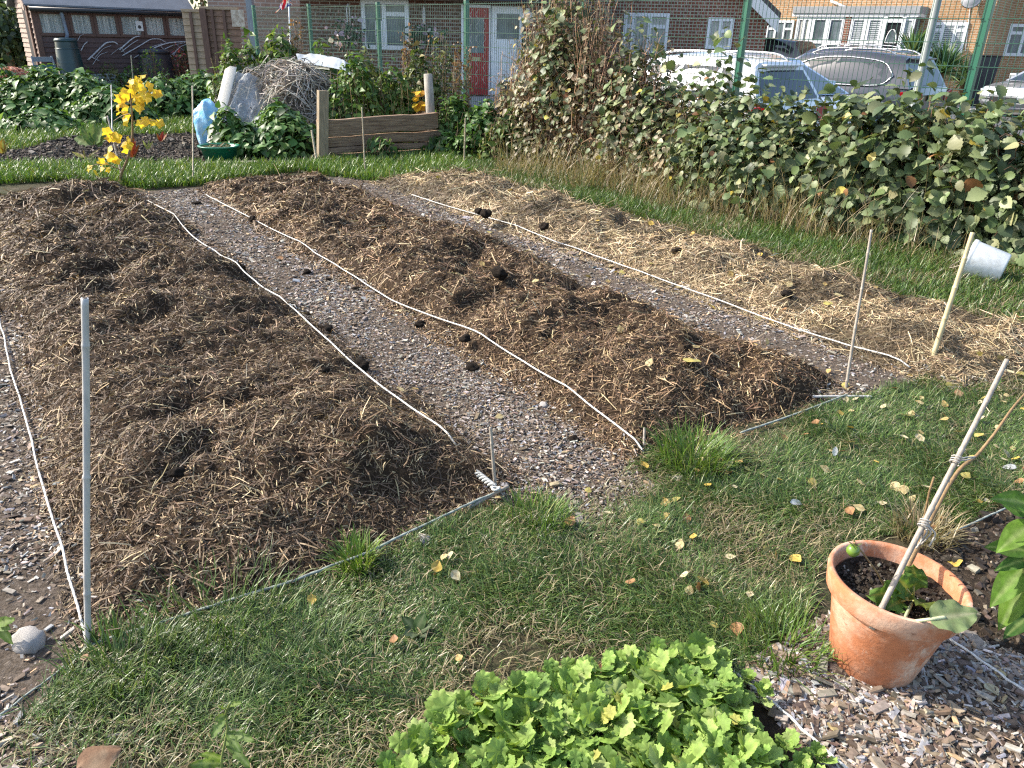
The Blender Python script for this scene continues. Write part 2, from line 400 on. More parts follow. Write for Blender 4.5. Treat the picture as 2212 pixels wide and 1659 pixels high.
# --- the three beds
STRV = np.array([[0, -.5, 0], [0, .5, 0], [.5, -.5, 1], [.5, .5, 1], [1, -.4, 0], [1, .4, 0]]); STRF = np.array([(0, 2, 3), (0, 3, 1), (2, 4, 5), (2, 5, 3)])
PALD = [((.075, .048, .029), 3.6), ((.13, .085, .05), 4.2), ((.215, .148, .085), 3.2), ((.36, .26, .145), 1.7), ((.54, .42, .25), .8)]
PALB = [((.08, .048, .027), 3.), ((.145, .09, .047), 4.2), ((.235, .15, .08), 3.4), ((.39, .275, .15), 1.7), ((.56, .43, .25), .8)]
PALL = [((.16, .11, .06), 2.), ((.30, .215, .12), 3.6), ((.45, .34, .2), 4.), ((.6, .475, .29), 2.2), ((.68, .58, .4), .6)]
BEDTXT = [('long low mound of dark manure and straw mulch on the left of the plot', PALD, 78000, M['muck']),
          ('brown straw mulch mound in the middle between the two chip paths', PALB, 66000, M['muck']),
          ('pale straw covered bed beside the grass verge and brambles', PALL, 62000, M['muck2'])]
for k, (lab, pal, ns, mt) in enumerate(BEDTXT):
    u0, u1, v0, v1, H, sd_ = BEDS[k]
    uu = np.arange(u0-.12, u1+.12, .022); vv = np.arange(v0-.12, v1+.12, .022)
    U, Vv = np.meshgrid(uu, vv, indexing='ij'); Z = bed_h(k, U, Vv)
    xy = W(U, np.zeros_like(U))+Vv[..., None]*BE
    G = np.dstack([xy, np.maximum(Z, -.03)]).reshape(-1, 3); a, b = U.shape
    ii = np.arange(a-1)[:, None]*b+np.arange(b-1)[None]; Fc = np.stack([ii, ii+b, ii+b+1, ii+1], -1).reshape(-1, 4)
    c = W(np.array([(u0+u1)/2]), 0)[0]+BE*(v0+v1)/2
    root = thing('mulch_bed', lab, 'garden bed', (c[0], c[1], 0))
    raw('mound', G, Fc, mt, root, smooth=True)
    quad = np.array([W(u0-.17, v0-.10), W(u1+.1, v0-.10), W(u1+.1, v1+.10), W(u0-.17, v1+.10)])
    q = sample(quad, ns, near=2.6, power=1.15); u, v = UV(q[:, 0], q[:, 1]); h = bed_h(k, u, v)
    kp = (h > -.005) | (rng.random(len(h)) < .3); h = np.maximum(h, .006); q = q[kp]; u = u[kp]; v = v[kp]; h = h[kp]; n = len(q)
    e = .02; gu = (bed_h(k, u+e, v)-bed_h(k, u-e, v))/(2*e); gv = (bed_h(k, u, v+e)-bed_h(k, u, v-e))/(2*e)
    nrm = unit(np.column_stack([-(gu[:, None]*BD+gv[:, None]*BE), np.ones(n)]))
    dist = np.hypot(q[:, 0], q[:, 1])
    yaw = rng.uniform(0, 6.28, n)+ (fbm(u*2, v*2, 91)-.5)*3
    t = np.column_stack([np.cos(yaw), np.sin(yaw), np.zeros(n)]); t = t-nrm*(t*nrm).sum(1, keepdims=True)
    t = unit(t)+nrm*rng.normal(.03, .2 if k < 2 else .14, (n, 1))
    big = rng.random(n); L = np.where(big < .9, rng.uniform(.008, .04, n), rng.uniform(.04, .12, n))*(1.0 if k < 2 else 1.5)
    wd = np.where(big < .9, rng.uniform(.0014, .0042, n), rng.uniform(.0022, .0048, n))*np.clip(dist/3.4, 1, 2.2)
    if k == 2: wd *= .72
    sc = np.column_stack([L*np.clip(dist/5, 1, 1.5), wd, L*rng.normal(.05, .12, n)])
    c = palette(n, pal, .25)
    # patches of fresher straw and of rotted muck
    pt = fbm(u*3.1, v*3.1, sd_+70, 3); c = c*(0.55+.9*np.clip(pt, .2, .85))[:, None]
    if k == 2:
        hole = np.exp(-(((u-.85)/.32)**2+((v-4.6)/.15)**2)*1.1)+.9*(fbm(u*2.8, v*4, 8, 2) > .63)
        c = c*(1-.72*np.clip(hole, 0, 1))[:, None]
    pos = np.column_stack([q, h])+nrm*(rng.random((n, 1))*.010-.003)
    V, Fc = stamp(STRV, STRF, pos, frames(t, nrm+rng.normal(0, .55, (n, 3))), sc)
    raw('straw', V, Fc, M['straw'], root, col=np.repeat(c, 6, 0), kind='stuff')
# --- clods of soil lying on the paths and beds
def lump_mesh(name, seed, sub=3, rough=.5, sq=(1, 1, .7)):
    import bmesh
    bm = bmesh.new(); bmesh.ops.create_icosphere(bm, subdivisions=sub, radius=1)
    for q in bm.verts:
        c = q.co; k = 1+(float(fbm(np.array([c.x*1.7+c.z+seed]), np.array([c.y*1.7-c.z*.8+9]), seed, 4)[0])-.5)*rough*2
        q.co = Vector((c.x*sq[0]*k, c.y*sq[1]*k, c.z*sq[2]*k))
    me = bpy.data.meshes.new(name); bm.to_mesh(me); bm.free()
    me.polygons.foreach_set('use_smooth', np.ones(len(me.polygons), bool)); return me
M['clod'] = soil_mat('clod_soil', (.012, .009, .007), (.025, .018, .013), (.04, .029, .02), 2)
M['stone'] = plain('flint', (.42, .39, .36), .6, .4, 30, bmp=.5)
clods = [lump_mesh('soil_clod', s, 3, .7) for s in range(4)]
for me in clods: me.materials.append(M['clod'])
spots = [(425, 443, .05), (517, 583, .06), (628, 667, .045), (663, 592, .04), (703, 718, .05), (780, 797, .055), (712, 608, .03), (665, 685, .03), (1050, 465, .06), (1036, 460, .05), (1140, 700, .05), (1080, 596, .06), (908, 704, .04),
         (1020, 800, .045), (770, 628, .035), (1175, 492, .05), (1460, 545, .045), (1240, 955, .03), (1005, 735, .035), (545, 475, .04), (1700, 640, .05), (700, 805, .03), (383, 1025, .03), (435, 930, .03)]
for i, (x, y, s) in enumerate(spots):
    g = P(x, y); z = float(soilz(np.array([g[0]]), np.array([g[1]]))[0]); g = P(x, y, z); 
    onbed = z > .03
    o = bpy.data.objects.new('soil_clod', clods[i % 4]); COL.objects.link(o); o.location = (g[0], g[1], z+s*.3)
    o.rotation_euler = (random.uniform(-.3, .3), 0, random.uniform(0, 6)); o.scale = (s*.8,)*3
    props(o, 'dark crumbly clod of soil on the mulched beds' if onbed else 'dark crumbly clod of soil lying on a wood chip path', 'soil clod', 'soil clods on the beds' if onbed else 'soil clods on the paths')
st = [lump_mesh('pebble', 40+s, 3, .45, (1, .8, .6)) for s in range(3)]
for me in st: me.materials.append(M['stone'])
for x, y, s, lab in ((60, 1396, .052, 'large white flint on the chips beside the tall left cane'), (915, 1172, .032, 'rounded brown stone beside the cord at the edge of the lawn'),
                     (226, 1358, .022, 'small round brown stone beside the foot of the left cane'), (1175, 880, .03, 'grey pebble at the foot of the middle mulch mound'),
                     (1060, 765, .03, 'pale chunk of wood on the path near the middle bed'), (1005, 747, .03, 'square pale chip of wood on the path')):
    g = P(x, y); mesh = bpy.data.objects.new('stone', st[int(s*1000) % 3]); COL.objects.link(mesh); mesh.location = (g[0], g[1], s*.35); mesh.scale = (s,)*3
    mesh.rotation_euler = (0, 0, random.uniform(0, 6)); props(mesh, lab, 'stone')
# --- soil beds and grass
SOILL = pxpoly((-120, 345), (60, 322), (130, 300), (330, 292), (470, 288), (640, 318), (700, 352), (440, 359), (0, 357), (-120, 358))
sheet('soil', SOILL, .006, M['soil'], label='dark soil bed with the yellow vine behind the mulch mounds', category='soil')
SOILR = pxpoly((2012, 1172), (2190, 1085), (2460, 1010), (2600, 1500), (2330, 1480), (2045, 1365), (1950, 1300), (1960, 1200))
sheet('soil', SOILR, .010, M['soil'], label='dark crumbly soil bed behind the terracotta pot', category='soil')
LAWN = pxpoly((175, 1412), (700, 1240), (1075, 1090), (1240, 1090), (1390, 990), (1600, 945), (1830, 868), (2000, 818), (2130, 795), (2290, 745), (2360, 1020), (2180, 1085), (2010, 1165), (1900, 1160), (1770, 1240), (1740, 1340), (1650, 1400), (1600, 1470), (1500, 1560), (1300, 1800), (-250, 1800), (-60, 1690), (50, 1560), (120, 1490))
VERGE = pxpoly((1025, 378), (1400, 478), (1800, 600), (2190, 742), (2360, 800), (2360, 540), (2100, 480), (1800, 450), (1480, 415), (1250, 370), (1130, 330), (1000, 322), (940, 340))
FAR = pxpoly((-160, 410), (130, 392), (320, 410), (430, 402), (640, 372), (840, 398), (1025, 378), (960, 335), (700, 352), (640, 360), (440, 361), (0, 361), (-160, 365))
FARL = pxpoly((-160, 345), (60, 322), (130, 300), (330, 292), (470, 288), (470, 245), (240, 235), (0, 240), (-160, 250))
GREEN = [((.065, .12, .025), 3), ((.095, .16, .034), 3.2), ((.14, .2, .055), 2.2), ((.23, .25, .10), 1.1), ((.035, .075, .018), 1.)]
FGREEN = [((.07, .14, .02), 3), ((.11, .19, .03), 3), ((.17, .25, .045), 2), ((.26, .27, .09), .7)]
DRY = [((.3, .25, .14), 2), ((.22, .17, .09), 2), ((.4, .34, .2), 1)]
q = sample(LAWN, 150000, near=2.6, power=.9)
cl = fbm(q[:, 0]*3.5, q[:, 1]*3.5, 5, 3); bare = fbm(q[:, 0]*1.9+7, q[:, 1]*1.9, 15, 3)
g0 = P(1330, 1090)[:2]; bare = bare+.35*np.exp(-((q-g0)**2).sum(1)/.06); g1 = P(1640, 1330)[:2]; bare = bare+.12*np.exp(-((q-g1)**2).sum(1)/.08)
kp = rng.random(len(q)) < np.clip(1.0-(bare-.50)*5, .12, 1); q = q[kp]; cl = cl[kp]; bare = bare[kp]
isdry = rng.random(len(q)) < np.clip((bare-.40)*1.7, .05, .6)
flow = (fbm(q[:, 0]*2.2, q[:, 1]*2.2, 63, 2)-.5)*9+2.4
ga = q[~isdry]
blades('lawn_grass', ga, .002, .022+.062*np.clip(cl[~isdry]-.2, .03, 1)*rng.lognormal(0, .35, len(ga)), .0027, GREEN, lean=.9, yaw=flow[~isdry]+rng.normal(0, .9, len(ga)), jit=.3, kind='stuff', label='short matted green grass of the lawn in front', category='grass')
blades('dead_grass', q[isdry], .002, .06, .0026, DRY, lean=1.1, kind='stuff', label='dry straw coloured grass among the lawn', category='grass')
# thicker tufts at the lawn's edge
def tuft(px, py, n, rad, length, pal, name='grass_tuft', lab='', width=.004, lean=.55, cat='grass tuft', group=None):
    g = P(px, py); a = rng.uniform(0, 6.28, n); r = rad*np.sqrt(rng.random(n))
    xy = np.column_stack([g[0]+np.cos(a)*r, g[1]+np.sin(a)*r])
    return blades(name, xy, 0., length, width, pal, lean=lean, yaw=a, loc=(g[0], g[1], 0), label=lab, category=cat, group=group)
tuft(1500, 1000, 620, .15, .13, FGREEN, lab='tall tuft of bright grass at the near corner of the middle bed')
tuft(1160, 1130, 380, .12, .09, FGREEN, lab='bright grass tuft beside the short cane at the path end')
tuft(480, 1330, 500, .22, .10, GREEN, lab='long green grass tuft along the cord near the left cane')
tuft(270, 1440, 350, .14, .10, GREEN, lab='long grass tuft beside the foot of the tall left cane')
tuft(770, 1225, 250, .06, .10, FGREEN, lab='small grass tuft growing through the cord')
tuft(1690, 1410, 260, .12, .11, FGREEN, lab='long yellow green grass tuft left of the terracotta pot')
tuft(1990, 1160, 320, .10, .11, DRY, lab='dry straw coloured grass tuft behind the terracotta pot')
q = sample(VERGE, 62000, near=5, power=.8); cl = fbm(q[:, 0]*2, q[:, 1]*2, 21, 3)
isdry = rng.random(len(q)) < np.clip((cl-.4)*1.8, .08, .6); dd = np.hypot(q[:, 0], q[:, 1])
blades('verge_grass', q[~isdry], .002, .10, .0065, [((.05, .1, .02), 3), ((.085, .15, .028), 3), ((.14, .2, .045), 1.5)], lean=.65, kind='stuff', label='rough green grass verge between the straw bed and the brambles', category='grass')
blades('dead_grass', q[isdry], .002, .11, .005, DRY, lean=.9, kind='stuff', label='dry grass stalks mixed into the verge', category='grass')
q = np.vstack([sample(FAR, 26000), sample(FARL, 26000)])
blades('far_grass', q, .002, .13, .011, FGREEN, lean=.6, kind='stuff', label='bright grass strips around the dark soil bed behind the mounds', category='grass')
# soil crumbs on the soil beds
for pl, n, s0, lab in ((SOILR, 3800, .011, 'crumbs of dark soil on the bed behind the terracotta pot'), (SOILL, 12000, .018, 'dark soil crumbs and bark on the far vine bed')):
    q = sample(pl, n); n = len(q); yaw = rng.uniform(0, 6.28, n); L = rng.lognormal(math.log(s0), .5, n)
    V, Fc = stamp(CHIPV, CHIPF, np.column_stack([q, np.full(n, .006)]), frames(np.column_stack([np.cos(yaw), np.sin(yaw), rng.normal(0, .3, n)]), np.column_stack([rng.normal(0, .4, (n, 2)), np.ones(n)])), np.column_stack([L, L*.8, L*.55]))
    raw('soil_crumbs', V, Fc, M['chip'], col=np.repeat(palette(n, [((.04, .03, .021), 4), ((.07, .052, .037), 3), ((.15, .115, .085), 1.6), ((.3, .26, .2), .35)], .25), 8, 0), kind='stuff', label=lab, category='soil')
# ================================================================== strings, canes, pot and the plants in front
M['rope'] = plain('white_twine', (.78, .76, .70), .8, .25, 300, bmp=.5)
M['cord'] = plain('grey_green_cord', (.33, .37, .33), .8, .35, 260, bmp=.5)
M['bamboo'] = plain('bamboo', (.47, .39, .26), .5, .3, 8, (6, 6, 1), bmp=.15)
M['palecane'] = plain('pale_grey_cane', (.52, .5, .47), .5, .28, 8, (6, 6, 1), bmp=.15)
M['oldcane'] = plain('weathered_cane', (.36, .31, .25), .6, .35, 10, (6, 6, 1), bmp=.2)
def rope(name, pts, r, mat, label, cat='string', sag=.0, clear=.010, knots=(), twist=None):
    pts = [np.array(p, float) for p in pts]; out = []
    for a, b in zip(pts[:-1], pts[1:]):
        n = max(6, int(np.linalg.norm(b-a)/.06))
        for i in range(n): out.append(a+(b-a)*i/n)
    out.append(pts[-1]); out = np.array(out)
    k = len(out); w = np.linspace(0, 6, k)
    out[1:-1, :2] += np.column_stack([(fbm(w*3, w*0+r*900, 3, 2)-.5), (fbm(w*3, w*0+50, 4, 2)-.5)])[1:-1]*.022*min(1, k/60)
    z = soilz(out[:, 0], out[:, 1])
    out[:, 2] = np.maximum(out[:, 2]-sag*np.sin(np.linspace(0, math.pi, k)), z*.92+clear)
    for _ in range(70): out[1:-1, 2] = np.maximum((out[:-2, 2]+out[2:, 2])/2*.5+out[1:-1, 2]*.5, z[1:-1]*1.0+clear+.014*(z[1:-1] > .02))
    # refine for the twist
    s = np.linspace(0, k-1, k*5); o2 = np.column_stack([np.interp(s, np.arange(k), out[:, c]) for c in range(3)])
    o = MB().tube(o2, r, 9, twist=(twist or 150), lobes=3, amp=.2).build(name, mat, loc=(o2[0][0], o2[0][1], 0), smooth=True, label=label, cat=cat)
    for t in knots:
        c = o2[int(t*(len(o2)-1))]; a = np.linspace(0, 12.5, 26)
        kp = c+np.column_stack([np.cos(a)*r*1.4, np.sin(a*.7)*r*1.6, np.sin(a)*r*1.3+r*.5])
        m = MB().tube(kp, r*.75, 6)
        m.tube([c, c+np.array([.03, -.01, .008]), c+np.array([.05, -.035, -.005])], r*.6, 5)
        m.build('knot', mat, o, smooth=True)
    return o
L0 = P(190, 1393, .02); R1 = P(1070, 1060, .04); R2 = P(1390, 975, .03); R3 = P(1965, 795, .03)
far = lambda p, L: np.array([*(p[:2]+BD*L), .05])
rope('string', [L0, P(130, 1170, .03), P(60, 930, .03), P(0, 700, .03), far(P(0, 690), 3.)], .0038, M['rope'], 'white twine along the outer edge of the left mulch bed')
rope('string', [P(985, 990, .05), P(860, 890, .05), P(640, 690, .06), P(490, 575, .06), P(315, 435, .05)], .0038, M['rope'], 'white twine between the left mulch bed and the wide chip path', knots=(.33,))
rope('string', [R2, P(1130, 800, .05), P(1000, 722, .06), P(850, 650, .06), P(700, 560, .06), P(560, 480, .06), P(445, 420, .05)], .0038, M['rope'], 'white knotted twine along the near edge of the middle mulch bed', knots=(.43, .57))
rope('string', [R3, P(1830, 750, .04), P(1640, 682, .04), P(1350, 578, .04), P(1100, 490, .04), P(890, 420, .04)], .0038, M['rope'], 'white twine along the straw bed beside the narrow chip path', knots=(.12, .3))
rope('string', [P(192, 1396, .015), P(420, 1325, .012), P(640, 1248, .03), P(790, 1195, .03), P(960, 1115, .03), P(1075, 1062, .04)], .0045, M['cord'], 'grey green cord across the near end of the left mulch bed', 'cord')
rope('string', [P(1600, 935, .015), P(1720, 892, .03), P(1828, 853, .03)], .0048, M['cord'], 'grey green cord at the near end of the middle mulch bed', 'cord')
rope('string', [P(1585, 1450, .02), P(1680, 1525, .02), P(1760, 1600, .02), P(1900, 1720, .02)], .0036, M['rope'], 'white string between the mustard seedlings and the chips under the pot')
rope('string', [P(2035, 1368, .02), P(2110, 1420, .02), P(2212, 1492, .02), P(2330, 1570, .02)], .0036, M['rope'], 'white string on the chips to the right of the terracotta pot')
rope('string', [P(2010, 1172, .02), P(2090, 1135, .03), P(2185, 1090, .05), P(2290, 1040, .05)], .0032, M['cord'], 'thin grey string across the dark soil behind the terracotta pot', 'cord')
rope('string', [P(190, 1397, .012), P(120, 1455, .012), P(20, 1530, .012), P(-100, 1610, .012)], .0028, M['cord'], 'thin cord running off along the chips from the tall left cane', 'cord')
# twisted rope ends knotted round the short cane
m = MB(); a0 = P(985, 990, .05); a1 = P(1068, 1055, .05)
for ph in (0, 2.1, 4.2):
    t = np.linspace(0, 1, 60); c = a0+np.outer(t, a1-a0); u = unit(np.cross(a1-a0, [0, 0, 1.]))
    m.tube(c+np.outer(np.cos(t*30+ph)*.011*(1-.3*t), u)+np.outer(np.sin(t*30+ph)*.009+.006, [0, 0, 1.]), .0052, 6)
for k in range(4):
    a = np.linspace(0, 6.6, 26); c = P(1071, 1058, .035+.012*k)
    m.tube(c+np.column_stack([np.cos(a)*.013, np.sin(a)*.013, a*.0015]), .005, 6)
m.build('rope_knot', plain('frayed_rope', (.6, .6, .56), .85, .35, 200, bmp=.5), loc=(a0[0], a0[1], 0), smooth=True, label='thick twisted white rope knotted round the short cane stub at the path end', cat='rope knot')
def cane(p, q, r, lab, mat, nodes=5, group=None, taper=.85, tilt=True, cat='cane'):
    p = np.array(p, float); q = np.array(q, float); n = 60; t = np.linspace(0, 1, n); pts = p+np.outer(t, q-p)
    L = np.linalg.norm(q-p); sd_ = unit(np.cross(q-p, [.3, 1, .2]))
    pts += np.outer(np.sin(t*math.pi*1.3+L)*L*.004, sd_)
    rr = r*(1-(1-taper)*t); nd = (np.arange(nodes)+.5+rng.normal(0, .13, nodes))/nodes
    pt = np.sort(np.concatenate([t]+[[x-.003/L, x, x+.003/L] for x in nd])); pts = np.column_stack([np.interp(pt, t, pts[:, k]) for k in range(3)]); rr = np.interp(pt, t, rr)
    for x in nd: rr = rr*(1+.2*np.exp(-((pt-x)*L/.0045)**2)-.08*np.exp(-((pt-x-.010/L)*L/.005)**2))
    o = MB().tube(pts, rr, 12).build('bamboo_cane', mat, loc=p, smooth=False, label=lab, cat=cat, group=group)
    o.data.polygons.foreach_set('use_smooth', np.array([len(f.vertices) == 4 for f in o.data.polygons]))
    # dark disc paints the shade of the hollow at the cut top
    MB().tube([pts[-1]-unit(q-p)*.001, pts[-1]+unit(q-p)*.0012], rr[-1]*.62, 8).build('hollow', M['hollowshade'], o)
    return o
M['hollowshade'] = plain('cane_hollow_shade', (.05, .04, .03), .9, .2, 50, bmp=0)
cane(P(193, 1398, -.0), at(180, 643, 1.70), .0088, 'tall pale grey cane standing upright at the near left corner', M['palecane'], 3, taper=.95)
cane(P(1072, 1068, 0), at(1059, 922, 2.53), .0068, 'short grey cane stub with rope knotted round its foot', M['oldcane'], 2)
cane(P(1391, 980, 0), at(1392, 924, 2.9), .0062, 'shortest cane stub at the near corner of the middle bed', M['oldcane'], 1)
cane(P(1828, 842, 0), at(1881, 496, 3.75), .0075, 'thin weathered cane leaning at the narrow path end', M['oldcane'], 4)
cane(P(2007, 802, 0), at(2100, 502, 4.0), .0138, 'thick yellow bamboo cane leaning at the end of the straw bed', plain('yellow_bamboo', (.56, .46, .25), .45, .3, 8, (6, 6, 1), bmp=.15), 4)
cane(P(1012, 1097, .02), P(1098, 1050, .045), .0085, 'short loose cane lying across the cord at the rope knot', M['oldcane'], 1, cat='loose cane')
cane(P(1755, 857, .02), P(1882, 856, .025), .007, 'short loose cane lying at the near end of the narrow path', M['palecane'], 1, cat='loose cane')
cane(P(418, 396, 0), at(415, 186, 9.5), .009, 'upright far cane in front of the vine bed, left of the netting', M['bamboo'], 5)
cane(P(790, 380, 0), at(781, 232, 9.7), .009, 'thin far cane in front of the timber compost bay', M['bamboo'], 4)
cane(P(1003, 362, 0), at(1005, 256, 10.4), .011, 'far cane to the right of the timber compost bay', M['bamboo'], 3)
cane(P(686, 357, 0), at(673, 282, 10.5), .016, 'stout leaning stick at the left corner of the timber bay', M['bamboo'], 2)
cane(P(268, 397, 0), at(232, 251, 9.0), .011, 'leaning grey cane supporting the yellow vine', M['oldcane'], 3)
cane(P(243, 300, 0), at(240, 184, 13.3), .009, 'thin pale cane in the nettles behind the yellow vine', M['palecane'], 2)
cane(P(292, 250, 0), at(283, 120, 14.5), .010, 'slim cane leaning in front of the shed between the two bins', M['palecane'], 2)
# --- terracotta pot
PC = np.array([1.045, 1.66, 0.]); PH = .292
tilt = Matrix.Rotation(R(3.5), 3, Vector((-.3, 1, 0))); TR = np.array(tilt)
def terracotta():
    m, nt, b = new_mat('terracotta'); v = objvec(nt)
    n1 = ramp(nt, noise(nt, 7, 6, .65, v), .42, .68); n2 = ramp(nt, noise(nt, 30, 5, .7, v), .45, .7)
    c = mixcol(nt, n2, (.47, .18, .085), (.40, .145, .066)); c = mixcol(nt, n1, c, (.58, .38, .27)); st2 = ramp(nt, noise(nt, 5, 6, .75, objvec(nt, (1, 1, .5))), .56, .66); c = mixcol(nt, st2, c, (.60, .46, .36)); st3 = ramp(nt, noise(nt, 16, 6, .8, v), .6, .72); c = mixcol(nt, st3, c, (.27, .13, .08))
    sp = N(nt, 'ShaderNodeSeparateXYZ'); nt.links.new(v, sp.inputs[0])
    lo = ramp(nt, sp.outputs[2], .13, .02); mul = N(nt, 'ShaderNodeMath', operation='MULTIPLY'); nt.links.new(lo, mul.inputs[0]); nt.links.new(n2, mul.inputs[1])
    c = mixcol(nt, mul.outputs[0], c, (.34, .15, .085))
    nt.links.new(c, b.inputs['Base Color']); b.inputs['Roughness'].default_value = .78; b.inputs['Specular IOR Level'].default_value = .25
    bump(nt, b, noise(nt, 90, 5, .6, v), .18); return m
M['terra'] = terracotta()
pot = thing('plant_pot', 'large terracotta pot with soil, a leaning cane and a chard, on wood chips', 'plant pot', PC)
body = [(.0, .0), (.108, .0), (.113, .006), (.155, .222), (.157, .228), (.171, .2285), (.1735, .233), (.181, .284), (.179, .291), (.173, .293), (.166, .290), (.163, .282), (.152, .2)]
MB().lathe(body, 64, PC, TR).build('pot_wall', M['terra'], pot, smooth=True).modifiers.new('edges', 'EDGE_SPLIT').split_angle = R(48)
gr = []
for i in range(9):
    for j in range(41):
        r = .154*i/8; a = j/40*2*math.pi; x = r*math.cos(a); y = r*math.sin(a)
        gr.append(PC+TR@np.array([x, y, .238+.02*(fbm(np.array([x*18+3]), np.array([y*18]), 4, 3)[0]-.5)+.012*(i == 8)]))
MB().grid(np.array(gr).reshape(9, 41, 3)).build('potting_soil', M['soil'], pot, smooth=True)
def potpt(x, y, z=.24): return PC+TR@np.array([x, y, z])
q = sample(np.array([(math.cos(a)*.15, math.sin(a)*.15) for a in np.linspace(0, 6.2, 24)]), 800); n = len(q); L = rng.lognormal(math.log(.005), .5, n)
V, Fc = stamp(CHIPV, CHIPF, np.array([potpt(*p, .243) for p in q]), frames(np.column_stack([rng.normal(0, 1, (n, 2)), rng.normal(0, .3, n)]), np.column_stack([rng.normal(0, .4, (n, 2)), np.ones(n)])), np.column_stack([L, L*.8, L*.6]))
raw('soil_crumbs', V, Fc, M['chip'], pot, col=np.repeat(palette(n, [((.03, .022, .016), 4), ((.055, .042, .03), 3), ((.35, .31, .27), .25)], .25), 8, 0), kind='stuff')
c0 = P(1888, 1347, .24); c1 = at(2173, 776, 1.98)
pc = cane(c0-np.array([0, 0, .02]), c1, .0078, 'long grey cane leaning right out of the terracotta pot', M['oldcane'], 4)
# bare tomato stem, tied to the cane
def cpt(t): return c0+(c1-c0)*t
def path(pts, n=10):
    pts = np.array(pts, float); s = np.linspace(0, len(pts)-1, n*(len(pts)-1)+1)
    o = np.column_stack([np.interp(s, np.arange(len(pts)), pts[:, k]) for k in range(3)])
    for _ in range(n//2): o[1:-1] = (o[:-2]+2*o[1:-1]+o[2:])/4
    return o
M['brownstem'] = plain('brown_stem', (.27, .17, .075), .6, .4, 40, bmp=.3)
M['greenstem'] = plain('green_stem', (.23, .28, .08), .5, .3, 40, bmp=.1)
b0 = potpt(.0, .035, .238)
tm = thing('tomato_plant', 'almost bare brown tomato stem tied to the cane in the pot, one small green tomato', 'tomato plant', b0)
MB().tube(path([b0, at(1945, 1255, b0[1]+.01), at(1985, 1175, b0[1]+.05), at(2012, 1118, b0[1]+.10), at(2045, 1055, b0[1]+.17), at(2075, 1010, b0[1]+.22), at(2110, 985, b0[1]+.26), at(2150, 935, b0[1]+.3), at(2188, 880, b0[1]+.36), at(2225, 838, b0[1]+.4)], 8), np.interp(np.linspace(0, 1, 73), [0, .3, 1], [.0085, .007, .0032]), 8).build('stem', M['brownstem'], tm, smooth=True)
MB().tube(path([at(1985, 1180, b0[1]+.05), at(1998, 1110, b0[1]+.06), at(2008, 1060, b0[1]+.07), at(2018, 1030, b0[1]+.08)]), .003, 6).build('side_shoot', M['brownstem'], tm, smooth=True)
tb = [potpt(-.015, .0, .24), at(1895, 1236, PC[1]-.005), at(1862, 1192, PC[1]-.01), at(1845, 1172, PC[1]-.01)]
MB().tube(path(tb), .0026, 6).build('truss', M['brownstem'], tm, smooth=True)
tp = at(1843, 1189, PC[1]-.012)
tt = MB(); tt.lathe([(.0, -.0175), (.009, -.0155), (.0165, -.006), (.0175, .002), (.013, .012), (.005, .0155), (.0, .0145)], 20, tp); to = tt.build('tomato', plain('unripe_tomato', (.16, .26, .04), .25, .3, 30, bmp=0), tm, smooth=True)
cm = MB()
for k in range(5): big_leaf(cm, tp+np.array([0, 0, .0148]), (math.cos(k*1.256), math.sin(k*1.256), .25), (0, 0, 1), .02, .006, -.2, .0, .1, (.12, .17, .04), (.14, .19, .05), n=4, m=3)
cm.build('calyx', M['softleaf'], to, usecol=True)
# twine ties on the cane
M['tie'] = plain('tie_twine', (.5, .47, .42), .85, .35, 200, bmp=.4)
for t, nm, ht in ((.36, 'twine knotted in a hanging bunch round the lower part of the pot cane', 1), (.60, 'thin twine loop holding the tomato stem to the upper pot cane', 0)):
    c = cpt(t); m = MB(); ax = unit(c1-c0); u = unit(np.cross(ax, [0, 0, 1.])); v = np.cross(ax, u); a = np.linspace(0, 20, 70)
    m.tube(c+np.outer(np.cos(a)*.012, u)+np.outer(np.sin(a)*.012, v)+np.outer(a*.0012-.012, ax), .0021, 5)
    if ht:
        for k in range(5):
            s0 = c+u*.01*(k-2)/2; e0 = s0+np.array([rng.normal(.0, .016), rng.normal(0, .01), -.05-.06*rng.random()])
            m.tube(path([s0, s0+np.array([.012*(k-2)/2+.01, -.01, -.02]), e0]), .0026, 5)
    else:
        s2 = at(2108, 987, b0[1]+.26); m.tube(path([c, (c+s2)/2+np.array([0, 0, .004]), s2]), .0022, 5); m.tube(path([c, (c+s2)/2-np.array([0, 0, .006]), s2]), .0022, 5)
        m.tube(path([c, c+np.array([-.008, 0, -.03]), c+np.array([.0, 0, -.07])]), .0024, 5)
    m.build('twine_tie', M['tie'], loc=c, smooth=True, label=nm, cat='twine tie')
